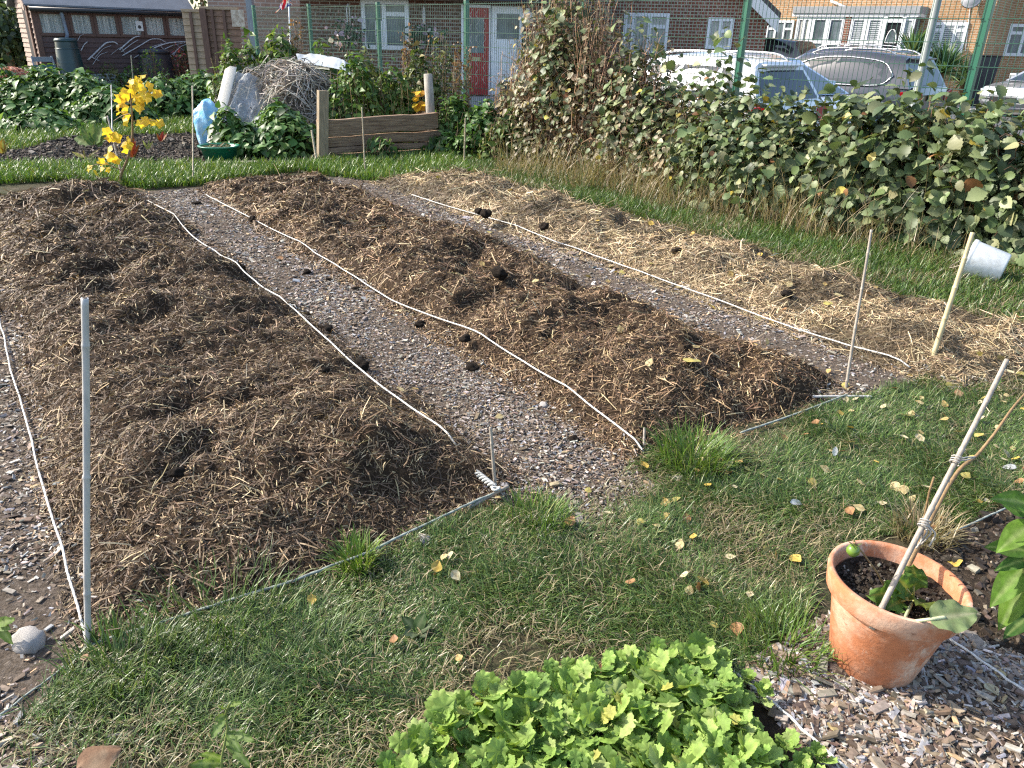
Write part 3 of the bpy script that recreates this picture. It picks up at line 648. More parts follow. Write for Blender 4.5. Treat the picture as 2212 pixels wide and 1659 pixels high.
# chard in the pot
ch0 = potpt(.045, -.02, .24)
cd = thing('chard_plant', 'green chard with crinkled leaves growing in the terracotta pot', 'chard', ch0)
CG = (.15, .28, .05); CHY = (.36, .36, .08)
for px, py, L, wd, dy, upv, col in ((1890, 1272, .10, .082, -.03, (.1, -.9, .5), CG), (1948, 1250, .11, .078, -.01, (.4, -.8, .4), CG), (1975, 1240, .12, .066, .01, (-.3, -.8, .5), (.09, .17, .03)), (1925, 1300, .09, .06, -.06, (0, -.6, .8), CG), (1990, 1300, .11, .066, -.05, (0, -.5, .9), (.13, .17, .03))):
    tip = at(px, py, ch0[1]+dy); d = tip-ch0; st_ = ch0+d*.35; mm = MB()
    MB_ = mm; big_leaf(mm, st_, d, upv, max(L*.9, np.linalg.norm(d)*.75), wd, .25, .11, .25, col, CHY, n=14, m=9)
    lf = mm.build('leaf', M['softleaf'], cd, usecol=True, smooth=True)
    MB().tube([ch0, st_, st_+d*.2], [.004, .0035, .002], 6).build('stalk', plain('chard_stalk', (.45, .42, .12), .4, .2, 40, bmp=0) if 'chst' not in M else M['chst'], lf, smooth=True)
tip = P(2112, 1322, .315); s0 = P(2010, 1338, .312)
mm = MB(); big_leaf(mm, s0, tip-s0, (-.1, -.45, .83), np.linalg.norm(tip-s0), .085, .02, .05, .12, (.24, .32, .14), (.4, .42, .25), n=14, m=9); lf = mm.build('leaf', M['softleaf'], cd, usecol=True, smooth=True, label='broad pale leaf hanging over the pot rim')
MB().tube(path([ch0, P(1950, 1345, .275), s0, s0+(tip-s0)*.3]), .0045, 7).build('stalk', plain('pale_stalk', (.5, .52, .3), .4, .2, 40, bmp=0), lf, smooth=True)
# --- pepper plant at the right
pp0 = P(2168, 1364, 0); pp = thing('pepper_plant', 'glossy bright green pepper plant with big pointed leaves beside a cane', 'pepper plant', pp0)
cane(pp0, at(2262, 1175, pp0[1]+.02), .009, 'stout stake behind the pepper plant at the edge of the soil bed', M['oldcane'], 2, cat='stake')
stem = path([P(2215, 1340, 0), at(2212, 1250, pp0[1]-.02), at(2222, 1150, pp0[1]), at(2230, 1050, pp0[1])])
MB().tube(stem, .006, 8).build('stem', M['greenstem'], pp, smooth=True)
for (x0, y0), (x1, y1), wd, dy, cc in (((2232, 1092), (2143, 1066), .062, -.02, (.12, .25, .03)), ((2225, 1110), (2165, 1082), .05, .03, (.07, .17, .03)), ((2232, 1128), (2155, 1185), .07, -.05, (.15, .28, .035)), ((2222, 1190), (2128, 1172), .06, .0, (.09, .19, .03)), ((2228, 1205), (2150, 1225), .045, -.03, (.07, .17, .03)),
                                      ((2215, 1222), (2142, 1302), .075, -.06, (.13, .26, .03)), ((2215, 1262), (2160, 1352), .07, -.08, (.17, .3, .035)), ((2222, 1330), (2170, 1372), .05, -.07, (.06, .15, .03)), ((2230, 1310), (2300, 1340), .07, -.05, (.09, .2, .03)), ((2232, 1150), (2300, 1120), .07, .02, (.09, .2, .03)), ((2225, 1230), (2240, 1290), .06, -.06, (.35, .16, .04))):
    a = at(x0, y0, pp0[1]); b = at(x1, y1, pp0[1]+dy)
    mm = MB(); big_leaf(mm, a, b-a, unit(np.array([-.35, -.45, .75])), np.linalg.norm(b-a), wd, .12, .012, .22, cc, (.28, .38, .12), n=12, m=7, shape=lambda t: (math.sin(math.pi*t**.72))**.9 if 0 < t < 1 else 0)
    mm.build('leaf', M['softleaf'], pp, usecol=True, smooth=True)
# --- tomato seedling at the bottom and a leaf at the left edge
sd0 = P(480, 1700, 0); sp = thing('tomato_seedling', 'spindly pale green tomato seedling at the lower edge of the lawn', 'seedling', sd0)
stem = path([sd0, at(478, 1640, sd0[1]), at(492, 1575, sd0[1]+.02), at(487, 1540, sd0[1]+.02), at(498, 1518, sd0[1]+.0)])
MB().tube(stem, .0028, 6).build('stem', M['greenstem'], sp, smooth=True)
for (x0, y0), (x1, y1), wd in (((480, 1650), (405, 1642), .03), ((480, 1640), (428, 1618), .022), ((490, 1580), (520, 1620), .026), ((490, 1585), (550, 1590), .026), ((488, 1600), (540, 1650), .028), ((486, 1555), (455, 1590), .024), ((488, 1545), (462, 1552), .02), ((492, 1528), (522, 1508), .015), ((490, 1535), (470, 1512), .014)):
    a = at(x0, y0, sd0[1]+.02); b = at(x1, y1, sd0[1]-.02+.02*rng.random()); mm = MB()
    big_leaf(mm, a, b-a, (0, -.6, .8), np.linalg.norm(b-a), wd, .2, .06, .3, (.17, .27, .06), (.3, .38, .15), n=9, m=5, shape=lambda t: (.35+.65*abs(math.sin(t*9.4)))*math.sin(math.pi*min(1, t+.02))**.7)
    mm.build('leaf', M['softleaf'], sp, usecol=True, smooth=True)
sl0 = P(-25, 1400, 0); sp2 = thing('tomato_seedling', 'pale green leafy shoot cut by the frame beside the white flint', 'seedling', sl0)
MB().tube(path([sl0, at(-20, 1370, sl0[1]), at(-5, 1345, sl0[1])]), .003, 6).build('stem', M['greenstem'], sp2, smooth=True)
for x, y in ((30, 1327), (26, 1385), (22, 1352)):
    mm = MB(); a = at(-6, 1350, sl0[1]); b = at(x, y, sl0[1]-.02); big_leaf(mm, a, b-a, (0, -.7, .7), np.linalg.norm(b-a), .028, .2, .06, .3, (.17, .27, .06), (.3, .38, .15), n=9, m=5); mm.build('leaf', M['softleaf'], sp2, usecol=True, smooth=True)
# --- dark broad-leaved weed in the lawn
wd0 = P(900, 1372, 0); wdp = thing('broadleaf_weed', 'dark green rosette of oval leaves growing in the lawn', 'weed', wd0)
for x, y, L, c in ((868, 1332, .05, (.045, .085, .025)), (912, 1340, .055, (.05, .1, .03)), (935, 1352, .045, (.035, .07, .02)), (862, 1375, .045, (.10, .14, .08)), (880, 1388, .04, (.12, .15, .09)), (850, 1368, .03, (.05, .09, .03)), (945, 1385, .04, (.09, .12, .07))):
    b = P(x, y, .045); mm = MB(); big_leaf(mm, wd0+np.array([0, 0, .012]), b-wd0, (0, -.3, .95), L*1.35, L*.72, .15, .02, .15, c, (.16, .2, .1), n=9, m=5); mm.build('leaf', M['softleaf'], wdp, usecol=True, smooth=True)
# --- mustard seedlings
MPOLY = pxpoly((860, 1700), (900, 1640), (985, 1590), (1060, 1530), (1160, 1500), (1260, 1480), (1400, 1470), (1480, 1445), (1560, 1450), (1620, 1500), (1690, 1580), (1740, 1610), (1800, 1670), (1840, 1790), (860, 1790))
sheet('soil', pxpoly((800, 1760), (960, 1650), (1180, 1540), (1500, 1470), (1600, 1465), (1860, 1760)), .008, M['soil'], label='dark soil under the mustard seedlings', category='soil')
MUST = [((.22, .34, .07), 3), ((.29, .41, .10), 3), ((.16, .27, .06), 2), ((.36, .45, .15), 1.2), ((.4, .42, .1), .3)]
def must_tpl():
    V = []; T = []
    def fan(cx, cy, rx, ry, a0, lobes, n, dz):
        b = len(V); V.append((cx, cy, dz+.02))
        for i in range(n):
            a = a0+i/n*2*math.pi; k = 1+.13*math.cos(lobes*(a-a0))+.06*math.cos(lobes*3*(a-a0)+.6)
            x = cx+rx*k*math.cos(a); y = cy+ry*k*math.sin(a); V.append((x, y, dz+.16*abs(y)-.3*max(0, x-.55)**2+.02*math.cos(lobes*(a-a0)*1.0)))
        for i in range(n): T.append((b, b+1+i, b+1+(i+1) % n))
    fan(.72, 0, .29, .31, 0, 7, 42, 0)
    for sx, w in ((.40, .12), (.28, .075)):
        for s in (-1, 1): fan(sx, s*w*1.0, .085*w/.1, .10*w/.1, s*1.3, 4, 16, .012)
    b = len(V); V += [(0, -.012, 0), (0, .012, 0), (.6, .012, .022), (.6, -.012, .022)]; T += [(b, b+3, b+2), (b, b+2, b+1)]
    return np.array(V), np.array(T)
MUSTL = must_tpl()
def must_mesh(seed):
    r = np.random.default_rng(seed); mm_p = []; mm_o = []; sz = []
    nl = 11; V = []; F_ = []; C = []; off = 0
    for k in range(nl):
        a = k*2.4+r.normal(0, .3); el = r.uniform(.35, 1.15); L = r.uniform(.045, .08)*(1.12-.55*(k/nl))
        x = np.array([[math.cos(a)*math.cos(el), math.sin(a)*math.cos(el), math.sin(el)]])
        z = np.array([[-math.cos(a)*math.sin(el), -math.sin(a)*math.sin(el), math.cos(el)+.25]])+r.normal(0, .2, (1, 3))
        tv, tf = MUSTL; tv = tv*np.array([1, r.uniform(.85, 1.15), 1])
        v, f = stamp(tv, tf, np.array([[0, 0, .02+.055*k/nl]]), frames(x, z), np.array([L*1.2]))
        c = palette(1, MUST, .1)[0]; mid = np.tile(c, (len(tv), 1)); mid = mid*1.3; mid[np.abs(tv[:, 1]) < 1e-6] *= .78; mid *= r.uniform(.9, 1.1, (len(tv), 1)); mid = np.clip(mid, 0, .62)
        V.append(v); F_.append(f+off); C.append(mid); off += len(v)
    mb = MB().tube([(0, 0, 0), (0, 0, .075)], [.003, .0015], 5)
    v = np.array(mb.v); tri = []
    for f in mb.f:
        for i in range(1, len(f)-1): tri.append((f[0], f[i], f[i+1]))
    V.append(v); F_.append(np.array(tri)+off); C.append(np.tile([.25, .34, .12], (len(v), 1)))
    return np.vstack(V), np.vstack(F_), np.vstack(C)
mus = []; q = []
cand = sample(MPOLY, 1500)
for p in cand:
    if all((p[0]-k[0])**2+(p[1]-k[1])**2 > .044**2 for k in q): q.append(p)
cen = P(1330, 1640)[:2]
q = [p for p in q if not (p[0] > P(1600, 1560)[0]+.02 and random.random() < .35)]
for i, p in enumerate(q):
    u_ = (p[0]-P(1600, 1560)[0])*1.0; small = p[0] > P(1560, 1560)[0]+.02
    s = random.uniform(.5, .72) if small else random.uniform(.8, 1.2)
    lab, gp = ('small mustard seedling at the thin edge of the patch beside the string', 'small mustard seedlings by the string') if small else ('bright green mustard seedling with lobed leaves in the dense patch', 'mustard seedlings in the dense patch')
    if i < 7:
        V, Fc, C = must_mesh(100+i); o = raw('mustard_seedling', V, Fc, M['softleaf'], col=C, smooth=True); mus.append(o); o.location = (p[0], p[1], .006); o.rotation_euler = (0, 0, random.uniform(0, 6)); o.scale = (s,)*3; props(o, lab, 'mustard seedling', gp)
    else: mesh_copy(mus[i % 7], (p[0], p[1], .006), (random.uniform(-.15, .15), random.uniform(-.15, .15), random.uniform(0, 6.28)), s, label=lab, cat='mustard seedling', group=gp)
# --- fallen leaves
def fallen_mesh(name, seed, c, c2):
    r = np.random.default_rng(seed); n, m = 9, 7; G = np.zeros((n, m, 3)); C = []
    cu = r.uniform(-.5, .8); tw = r.uniform(-.6, .6); ph = r.uniform(0, 6)
    for i in range(n):
        t = i/(n-1); w = .39*math.sin(math.pi*min(1, t**.7*.98+.01))**.8
        for j in range(m):
            k = j/(m-1)*2-1; G[i, j] = (t-.5, w*k*(1+.06*math.sin(t*40)), .16*cu*(k*k*w*2+(t-.5)**2*2)+tw*.2*k*w*(t-.5)+.02*math.sin(t*9+k*4+ph)+.05)
            sp = float(fbm(np.array([t*5+seed]), np.array([k*3.]), seed, 3)[0]); f = min(1, max(0, (sp-.45)*4)); rib = .82 if abs(k) < .05 else 1
            C.append(tuple((c[x]*(1-f)+c2[x]*f)*rib for x in range(3)))
    mb = MB().add(G.reshape(-1, 3), [(i*m+j, i*m+j+1, (i+1)*m+j+1, (i+1)*m+j) for i in range(n-1) for j in range(m-1)], C)
    mb.tube([(-.5, 0, .05), (-.72, r.uniform(-.1, .1), .04)], .014, 4, col=(c2[0]*.7, c2[1]*.6, c2[2]*.6))
    return mb
LC = [((.50, .37, .14), (.40, .22, .08)), ((.56, .47, .24), (.47, .34, .15)), ((.37, .20, .085), (.24, .12, .055)), ((.60, .53, .34), (.5, .4, .22)), ((.40, .37, .12), (.5, .38, .1)), ((.32, .18, .1), (.42, .28, .17)), ((.62, .44, .1), (.5, .28, .05))]
proto = [fallen_mesh('fallen_leaf', 7+i, *c) for i, c in enumerate(LC)]
first = {}
def fallen(x, y, s, k, z, lab, gp):
    kw = dict(label=lab, cat='fallen leaf', group=gp); rot = (random.gauss(0, .35), random.gauss(0, .35), random.uniform(0, 6.28))
    if k not in first:
        o = proto[k].build('fallen_leaf', M['dead'], smooth=True, usecol=True, **kw); first[k] = o; o.location = (x, y, z); o.rotation_euler = rot; o.scale = (s,)*3
    else: mesh_copy(first[k], (x, y, z), rot, s, **kw)
R_LAWN = pxpoly((1500, 1010), (1830, 870), (2000, 820), (2240, 770), (2290, 1060), (2010, 1165), (1770, 1230), (1640, 1400), (1500, 1380), (1300, 1230))
zones = [(R_LAWN, 82, .03, 'fallen yellow brown leaf on the lawn near the pot', 'fallen leaves on the lawn near the pot'), (LAWN, 62, .035, 'fallen pale leaf on the wide front lawn', 'fallen leaves on the front lawn'),
         (PATHS[0][0][[0, 1, 2, 3]], 12, .018, 'fallen leaf on the wide chip path', 'fallen leaves on the wide chip path'), (np.array([W(-.4, 3.4), W(-.4, 4.1), W(4, 4.1), W(4, 3.4)]), 34, .018, 'fallen yellow leaf on the narrow chip path', 'fallen leaves on the narrow chip path'),
         (np.array([W(0, 4.15), W(0, 4.95), W(5.5, 4.95), W(5.5, 4.15)]), 44, .02, 'fallen yellow leaf on the straw bed', 'fallen leaves on the straw bed'), (np.array([W(.1, 2.3), W(.1, 3.3), W(4.5, 3.3), W(4.5, 2.3)]), 14, .02, 'fallen leaf on the middle mulch mound', 'fallen leaves on the middle mound'),
         (VERGE, 44, .03, 'fallen yellow leaf on the rough verge', 'fallen leaves on the verge'), (SOILR, 14, .012, 'fallen leaf on the dark soil behind the pot', 'fallen leaves on the soil'), (PATHS[3][0], 12, .015, 'fallen leaf on the chips by the pot', 'fallen leaves on the chips by the pot')]
for pl, n, dz, lab, gp in zones:
    q = sample(pl, n, near=3.5, power=1.2, excl=(MPOLY,)); zz = soilz(q[:, 0], q[:, 1])
    for p, z in zip(q, zz):
        if (p[0]-PC[0])**2+(p[1]-PC[1])**2 < .19**2: continue
        fallen(p[0], p[1], random.uniform(.026, .052)*min(1.35, max(1, np.hypot(*p)/4)), random.choice((0, 1, 1, 2, 3, 3, 4, 5, 6)) if 'yellow' not in lab else random.choice((0, 1, 3, 1, 2, 6, 4)), z+dz, lab, gp)
g = P(1495, 783, .2); fallen(g[0], g[1], .1, 4, .21, 'large yellow green leaf lying on the near end of the middle mound', None)
g = P(215, 1640, .05); o = fallen(g[0], g[1], .10, 5, .05, 'biggest dry brown leaf at the bottom left corner of the lawn', None)
g = P(1300, 1452, .05); fallen(g[0], g[1], .05, 2, .05, 'rust brown leaf at the upper edge of the mustard patch', None)
# --- white feathers
for x, y, a, lab in ((1802, 985, 1.5, 'white feather standing curled in the grass'), (1707, 1085, .3, 'fluffy white feather lying flat in the lawn'), (2196, 1010, 2.2, 'white feather by the right edge of the lawn')):
    g = P(x, y, .03); mm = MB(); big_leaf(mm, g, (math.cos(a), .2, .5 if a == 1.5 else .05), (0, -.7, .7), .055, .024, .3, .04, .2, (.75, .76, .78), (.85, .85, .85), n=8, m=5); mm.build('feather', M['softleaf'], loc=g, usecol=True, smooth=True, label=lab, cat='feather')
# --- white bucket on its side
bk = at(2092, 568, 5.72); bk[2] = .145; ax = unit(np.array([.80, -.60, -.16])); u = unit(np.cross(ax, [0, 0, 1.])); RB = np.array([u, np.cross(ax, u), ax]).T
bu = thing('bucket', 'white plastic bucket lying on its side in the grass under the brambles', 'bucket', (bk[0], bk[1], 0))
mw = plain('white_plastic', (.74, .75, .74), .4, .12, 26, bmp=.05, c2=(.60, .60, .57))
MB().lathe([(.138, -.02), (.15, -.02), (.152, .0), (.146, .012), (.142, .02), (.120, .235), (.112, .245), (.0, .246)], 40, bk, RB).build('bucket_wall', mw, bu, smooth=True).modifiers.new('e', 'EDGE_SPLIT').split_angle = R(40)
a = np.linspace(0, math.pi, 20); MB().tube(bk+np.outer(np.cos(a)*.15, RB[:, 0])+np.outer(-np.sin(a)*.1, RB[:, 2])+np.outer(np.sin(a)*.1, RB[:, 1]), .003, 6).build('handle', M['oldcane'], bu, smooth=True)
# ================================================================== vine, nettles, compost heap, timber bay, brambles, fence
def clump(name, c, rx, ry, h, n, size, pal, tpl, mat, lab, cat, group=None, stems=60, dome=.55, droop=.45, stemcol=((.12, .13, .05), 1), up=.7, rnd=.6, jit=.22):
    """bushy plant: leaves through a dome, thin stems inside"""
    t = thing(name, lab, cat, c, group=group); c = np.array(c, float)
    th = rng.uniform(0, 6.28, n); r = rng.random(n)**.5; hh = rng.random(n)**.7
    lump = .75+.5*fbm(np.cos(th)*2.2+c[0]*3, np.sin(th)*2.2+hh*2, int(abs(c[1])*9), 2)
    prof = np.sqrt(np.clip(1-(hh*dome/.6)**2.2, .08, 1))
    k = r*prof*lump; p = np.column_stack([np.cos(th)*rx*k, np.sin(th)*ry*k, hh*h*(1.12-.35*r*r)*lump])
    out = unit(np.column_stack([np.cos(th)*r, np.sin(th)*r, .2+hh*.9]))
    leaves('foliage', p+c, out, size, pal, tpl, mat, t, jit, rnd, up, droop)
    a = rng.uniform(0, 6.28, stems); rr = rng.random(stems)**.5; tp = np.column_stack([np.cos(a)*rx*rr*.85, np.sin(a)*ry*rr*.85, h*rng.uniform(.6, 1.08, stems)*(1.1-.4*rr**2)])
    bs = tp*np.array([.75, .75, 0]); s = np.linspace(0, 1, 6)[None, :, None]
    paths = c+bs[:, None]+(tp-bs)[:, None]*s+np.column_stack([rng.normal(0, .05, (stems, 2)), np.zeros(stems)])[:, None]*np.sin(s*3.1)
    twigs('stem', paths, rng.uniform(.003, .006, stems), palette(stems, [stemcol], .3), t)
    return t
NET = [((.065, .14, .032), 3), ((.10, .19, .045), 3), ((.15, .24, .065), 2), ((.04, .09, .025), 1.3)]
NETB = [((.09, .17, .035), 3), ((.14, .22, .05), 3), ((.19, .26, .07), 1.5), ((.05, .1, .025), 1.5)]
MIXD = [((.10, .15, .04), 3), ((.15, .18, .05), 2.5), ((.06, .1, .028), 2.5), ((.2, .17, .08), .9)]
# low nettle patches on the left
def ground_at(px, py): return P(px, py)
for x, y, rx, ry, h, lab in ((20, 262, 1.1, .9, .62, 'wide leafy nettle clump at the left edge in front of the chair'), (90, 262, 1.2, .9, .78, 'broad nettle clump in front of the tall green bin'), (165, 262, 1.1, .9, .75, 'dense nettle clump left of the yellow vine'), (215, 275, .9, .7, .55, 'nettle clump right behind the yellow vine'),
                             (345, 258, 1.0, .8, .66, 'nettle clump between the vine and the far cane'), (420, 255, 1.0, .8, .74, 'nettle clump beside the blue bag and netting'), (60, 290, .8, .5, .3, 'lowest nettle clump along the grass at the left')):
    g = P(x, y); clump('nettle_clump', (g[0], g[1]+.5, 0), rx, ry, h, 1500, .125, NET, POINTED, M['leaf'], lab, 'nettles', stems=50, up=.9, rnd=.45)
# yellow vine
v0 = P(258, 400, 0); vY = v0[1]
vn = thing('grape_vine', 'young grape vine with bright yellow autumn leaves tied to a cane', 'vine', v0)
def vp(x, y, dy=0): return at(x, y, vY+dy)
main = path([v0, vp(262, 375), vp(277, 340), vp(287, 290), vp(285, 240), vp(281, 200), vp(287, 168)], 8)
MB().tube(main, np.linspace(.016, .006, len(main)), 7).build('stem', M['brownstem'], vn, smooth=True)
for pts in ([(285, 245), (262, 250), (245, 262)], [(286, 262), (310, 258), (335, 262)], [(283, 215), (300, 205), (320, 198)], [(284, 225), (262, 215), (240, 215)], [(272, 345), (255, 320), (235, 290)], [(266, 370), (235, 355), (205, 355), (190, 365)]):
    pp_ = path([vp(*p) for p in pts], 6); MB().tube(pp_, np.linspace(.007, .003, len(pp_)), 6).build('branch', M['brownstem'], vn, smooth=True)
VL = [(290, 168), (300, 165), (284, 172), (296, 178), (277, 190), (280, 182), (290, 185), (255, 208), (262, 203), (248, 212), (268, 210), (320, 192), (310, 200), (300, 203), (328, 198), (335, 200), (295, 210), (305, 213), (315, 205), (255, 225), (250, 232), (262, 235), (258, 245), (265, 250), (268, 262), (290, 225), (297, 232), (300, 240), (285, 218), (293, 215), (302, 225),
      (305, 262), (312, 260), (322, 262), (335, 262), (345, 262), (340, 268), (302, 272), (228, 290), (232, 295), (240, 298), (246, 296), (272, 302), (262, 312), (266, 320), (275, 308), (232, 325), (238, 335), (242, 342), (228, 332), (212, 350), (222, 352), (230, 365), (190, 365), (205, 372), (215, 368)]
def vine_leaf(sd_, c, c2):
    r = np.random.default_rng(sd_); n = 22; V = [(0, 0, 0)]; C = [c]
    for i in range(n):
        a = i/n*2*math.pi; rr = .5*(1+.16*math.cos(5*a)+.05*math.cos(11*a+1))*(1 if abs(a-math.pi) > .35 else .55)
        V.append((rr*math.cos(a)+.3, rr*math.sin(a), .10*math.cos(a*2+sd_)-.18*rr)); f = r.random()*.7; C.append(tuple(c[k]*(1-f)+c2[k]*f for k in range(3)))
    V[0] = (.2, 0, .05)
    return MB().add(V, [(0, 1+i, 1+(i+1) % n) for i in range(n)], C)
M['yleaf'] = colmat('yellow_leaf', .5, .5, .3)
vls = []
for i, (x, y) in enumerate(VL):
    p = vp(x+random.uniform(-3, 3), y+random.uniform(-3, 3), random.uniform(-.12, .12)); rot = (random.gauss(1.1, .45), random.gauss(0, .5), random.uniform(-.9, .9)); s = random.uniform(.075, .125)
    if y > 345: s *= .8
    if i < 4:
        o = vine_leaf(i, ((.78, .60, .05), (.85, .68, .08), (.68, .56, .06), (.8, .55, .06))[i], (.7, .32, .04)).build('leaf', M['yleaf'], vn, usecol=True)
        vls.append(o)
    else:
        o = vls[i % 4].copy(); COL.objects.link(o); o.parent = vn
    o.location = tuple(p-v0); o.rotation_euler = rot; o.scale = (s,)*3
for o in vls:       # meshes were stored relative to the vine: recentre them on the leaf itself
    co_ = np.zeros(len(o.data.vertices)*3); o.data.vertices.foreach_get('co', co_); o.data.vertices.foreach_set('co', (co_.reshape(-1, 3)+v0).ravel())
# leafy plants on the vine bed: chard and horseradish stumps
def broadleaf(px, py, tips, lab, pal, cat, wd=.09, name='leafy_plant', rib=(.3, .35, .12), trans='softleaf', dy=0):
    g = P(px, py); t = thing(name, lab, cat, g)
    for x, y in tips:
        b = at(x, y, g[1]+random.uniform(-.12, .12)); L = np.linalg.norm(b-g); mm = MB()
        d = b-g; big_leaf(mm, g+d*.12, d, (random.uniform(-.4, .2), -.8, .5), L*.9, wd*random.uniform(.8, 1.2), .12, .05, .3, random.choice(pal), rib, n=9, m=5)
        mm.build('leaf', M[trans], t, usecol=True, smooth=True)
    return t
broadleaf(205, 318, [(175, 270), (200, 258), (222, 262), (160, 292), (228, 290), (188, 290)], 'pale green broad leaved plant left of the yellow vine', [(.16, .27, .08), (.2, .3, .1), (.12, .22, .06)], 'leafy plant', .15)
broadleaf(200, 240, [(188, 205), (210, 210), (180, 215), (205, 200)], 'two broad upright leaves standing out of the nettles', [(.11, .21, .04), (.16, .27, .05)], 'leafy plant', .14)
broadleaf(288, 345, [(285, 285), (292, 300), (300, 308), (278, 312)], 'red stemmed chard at the foot of the yellow vine', [(.28, .05, .02), (.35, .09, .02), (.16, .12, .03)], 'chard', .06, 'chard_plant', (.5, .08, .04))
broadleaf(348, 308, [(338, 285), (352, 280), (360, 285), (343, 292)], 'small dark red chard between the vine and the far cane', [(.22, .05, .03), (.12, .13, .03), (.3, .2, .04)], 'chard', .06, 'chard_plant', (.5, .06, .05))
broadleaf(320, 325, [(308, 300), (322, 298), (330, 302), (312, 310)], 'cut pale green stalks on the dark vine bed', [(.3, .34, .15), (.36, .36, .18)], 'leafy plant', .035)
broadleaf(185, 345, [(155, 325), (180, 320), (215, 318), (210, 330), (170, 330)], 'trimmed brown stalks of an old plant beside the vine', [(.33, .26, .12), (.25, .17, .08), (.4, .34, .18)], 'leafy plant', .04)
broadleaf(8, 335, [(5, 295), (-15, 300), (18, 305)], 'orange leaved chard at the left edge of the dark bed', [(.35, .2, .04), (.3, .25, .05)], 'chard', .08, 'chard_plant')
broadleaf(95, 262, [(92, 250), (85, 254), (102, 252)], 'small rust red plant in front of the left nettles', [(.3, .13, .05)], 'leafy plant', .1)
# --- netting draped on the old compost heap
def surf(rows, nu=40, nv=30, fold=.05, seed=4):
    Rw = np.array([[at(*p) for p in r] for r in rows]); a, b = Rw.shape[:2]
    u = np.linspace(0, a-1, nu); v = np.linspace(0, b-1, nv); T = np.zeros((nu, b, 3)); O = np.zeros((nu, nv, 3))
    for j in range(b):
        for k in range(3): T[:, j, k] = np.interp(u, np.arange(a), Rw[:, j, k])
    for i in range(nu):
        for k in range(3): O[i, :, k] = np.interp(v, np.arange(b), T[i, :, k])
    for _ in range(3): O[1:-1, 1:-1] = (O[:-2, 1:-1]+O[2:, 1:-1]+O[1:-1, :-2]+O[1:-1, 2:])/4
    uu, vv = np.meshgrid(u, v, indexing='ij'); f = (fbm(uu*1.2+vv*2.6, vv*1.1-uu*.6, seed, 3)-.5)*fold*2+np.sin(vv*6+uu*2.2)*fold*.25
    O[..., 1] -= f; O[..., 2] += f*.7
    return O
def net_mat(name, c, c2, hole=.25):
    m, nt, b = new_mat(name); v = objvec(nt)
    nt.links.new(mixcol(nt, ramp(nt, noise(nt, 5, 5, .6, v), .35, .65), c, c2), b.inputs['Base Color']); b.inputs['Roughness'].default_value = .7
    w1 = N(nt, 'ShaderNodeTexChecker'); w1.inputs['Scale'].default_value = 60; nt.links.new(v, w1.inputs[0])
    mx = N(nt, 'ShaderNodeMath', operation='MULTIPLY'); nt.links.new(w1.outputs['Fac'], mx.inputs[0]); mx.inputs[1].default_value = hole
    sb = N(nt, 'ShaderNodeMath', operation='SUBTRACT'); sb.inputs[0].default_value = 1; nt.links.new(mx.outputs[0], sb.inputs[1]); nt.links.new(sb.outputs[0], b.inputs['Alpha'])
    bump(nt, b, noise(nt, 60, 4, .6, v), .3); return m
M['net'] = net_mat('grey_netting', (.36, .37, .36), (.24, .255, .26), .4); M['whitepost'] = plain('pale_weathered_wood', (.62, .58, .5), .8, .3, 14, (6, 6, 1))
sheetrows = [[(493, 150, 12.4), (530, 158, 12.4), (575, 170, 12.5)], [(480, 205, 12.0), (515, 210, 12.0), (580, 240, 12.0)], [(463, 258, 11.6), (505, 268, 11.6), (575, 300, 11.5)], [(455, 300, 11.3), (500, 318, 11.3), (585, 340, 11.1)], [(470, 335, 11.3), (510, 345, 11.2), (575, 352, 11.0)]]
nb = at(500, 345, 11.9); nb[2] = 0
nt_ = thing('garden_netting', 'grey white garden netting draped over the old compost heap', 'netting', nb)
MB().grid(surf(sheetrows, 90, 60, .10)).build('net_sheet', M['net'], nt_, smooth=True)
pq = [at(494, 148, 12.3), at(478, 215, 11.85), at(462, 262, 11.5), at(455, 305, 11.2)]
rr = path(pq, 8); side = np.array([.16, .02, .03])
MB().grid(np.array([rr-side*.35, rr+side*.2+np.array([0, -.03, .03]), rr+side*.75]).transpose(1, 0, 2)).build('rolled_edge', M['whitepost'], nt_, smooth=True)
# blue bag
bb = at(455, 300, 11.6); bag = lump_mesh('plastic_bag', 77, 4, .5, (.17, .2, .36)); M['bluebag'] = plain('blue_plastic', (.12, .42, .66), .3, .35, 9, bmp=1., c2=(.45, .62, .72)); bag.materials.append(M['bluebag'])
o = bpy.data.objects.new('plastic_bag', bag); COL.objects.link(o); o.location = (bb[0], bb[1], .30); props(o, 'crumpled light blue plastic bag behind the edge of the netting', 'plastic bag')
# green bowl
bo = P(470, 352); bo = np.array([bo[0], bo[1]+.12, 0])
bw = thing('garden_bowl', 'round dark green plastic bowl on the soil below the netting', 'bowl', bo); M['greenpl'] = plain('green_plastic', (.012, .16, .085), .35, .2, 8, bmp=.05)
MB().lathe([(0, .0), (.19, 0), (.235, .19), (.265, .195), (.268, .21), (.25, .214), (.225, .2), (.18, .05)], 40, bo).build('bowl_wall', M['greenpl'], bw, smooth=True)
q = np.array([(bo[0]+.22*math.cos(a)*r, bo[1]+.22*math.sin(a)*r, .16+random.random()*.05) for a, r in zip(rng.uniform(0, 6.28, 160), rng.random(160)**.5)])
leaves('foliage', q, np.tile([0, 0, 1.], (160, 1)), .07, [((.2, .16, .08), 2), ((.12, .1, .04), 2), ((.16, .2, .06), 1)], NARROW, M['dead'], bw)
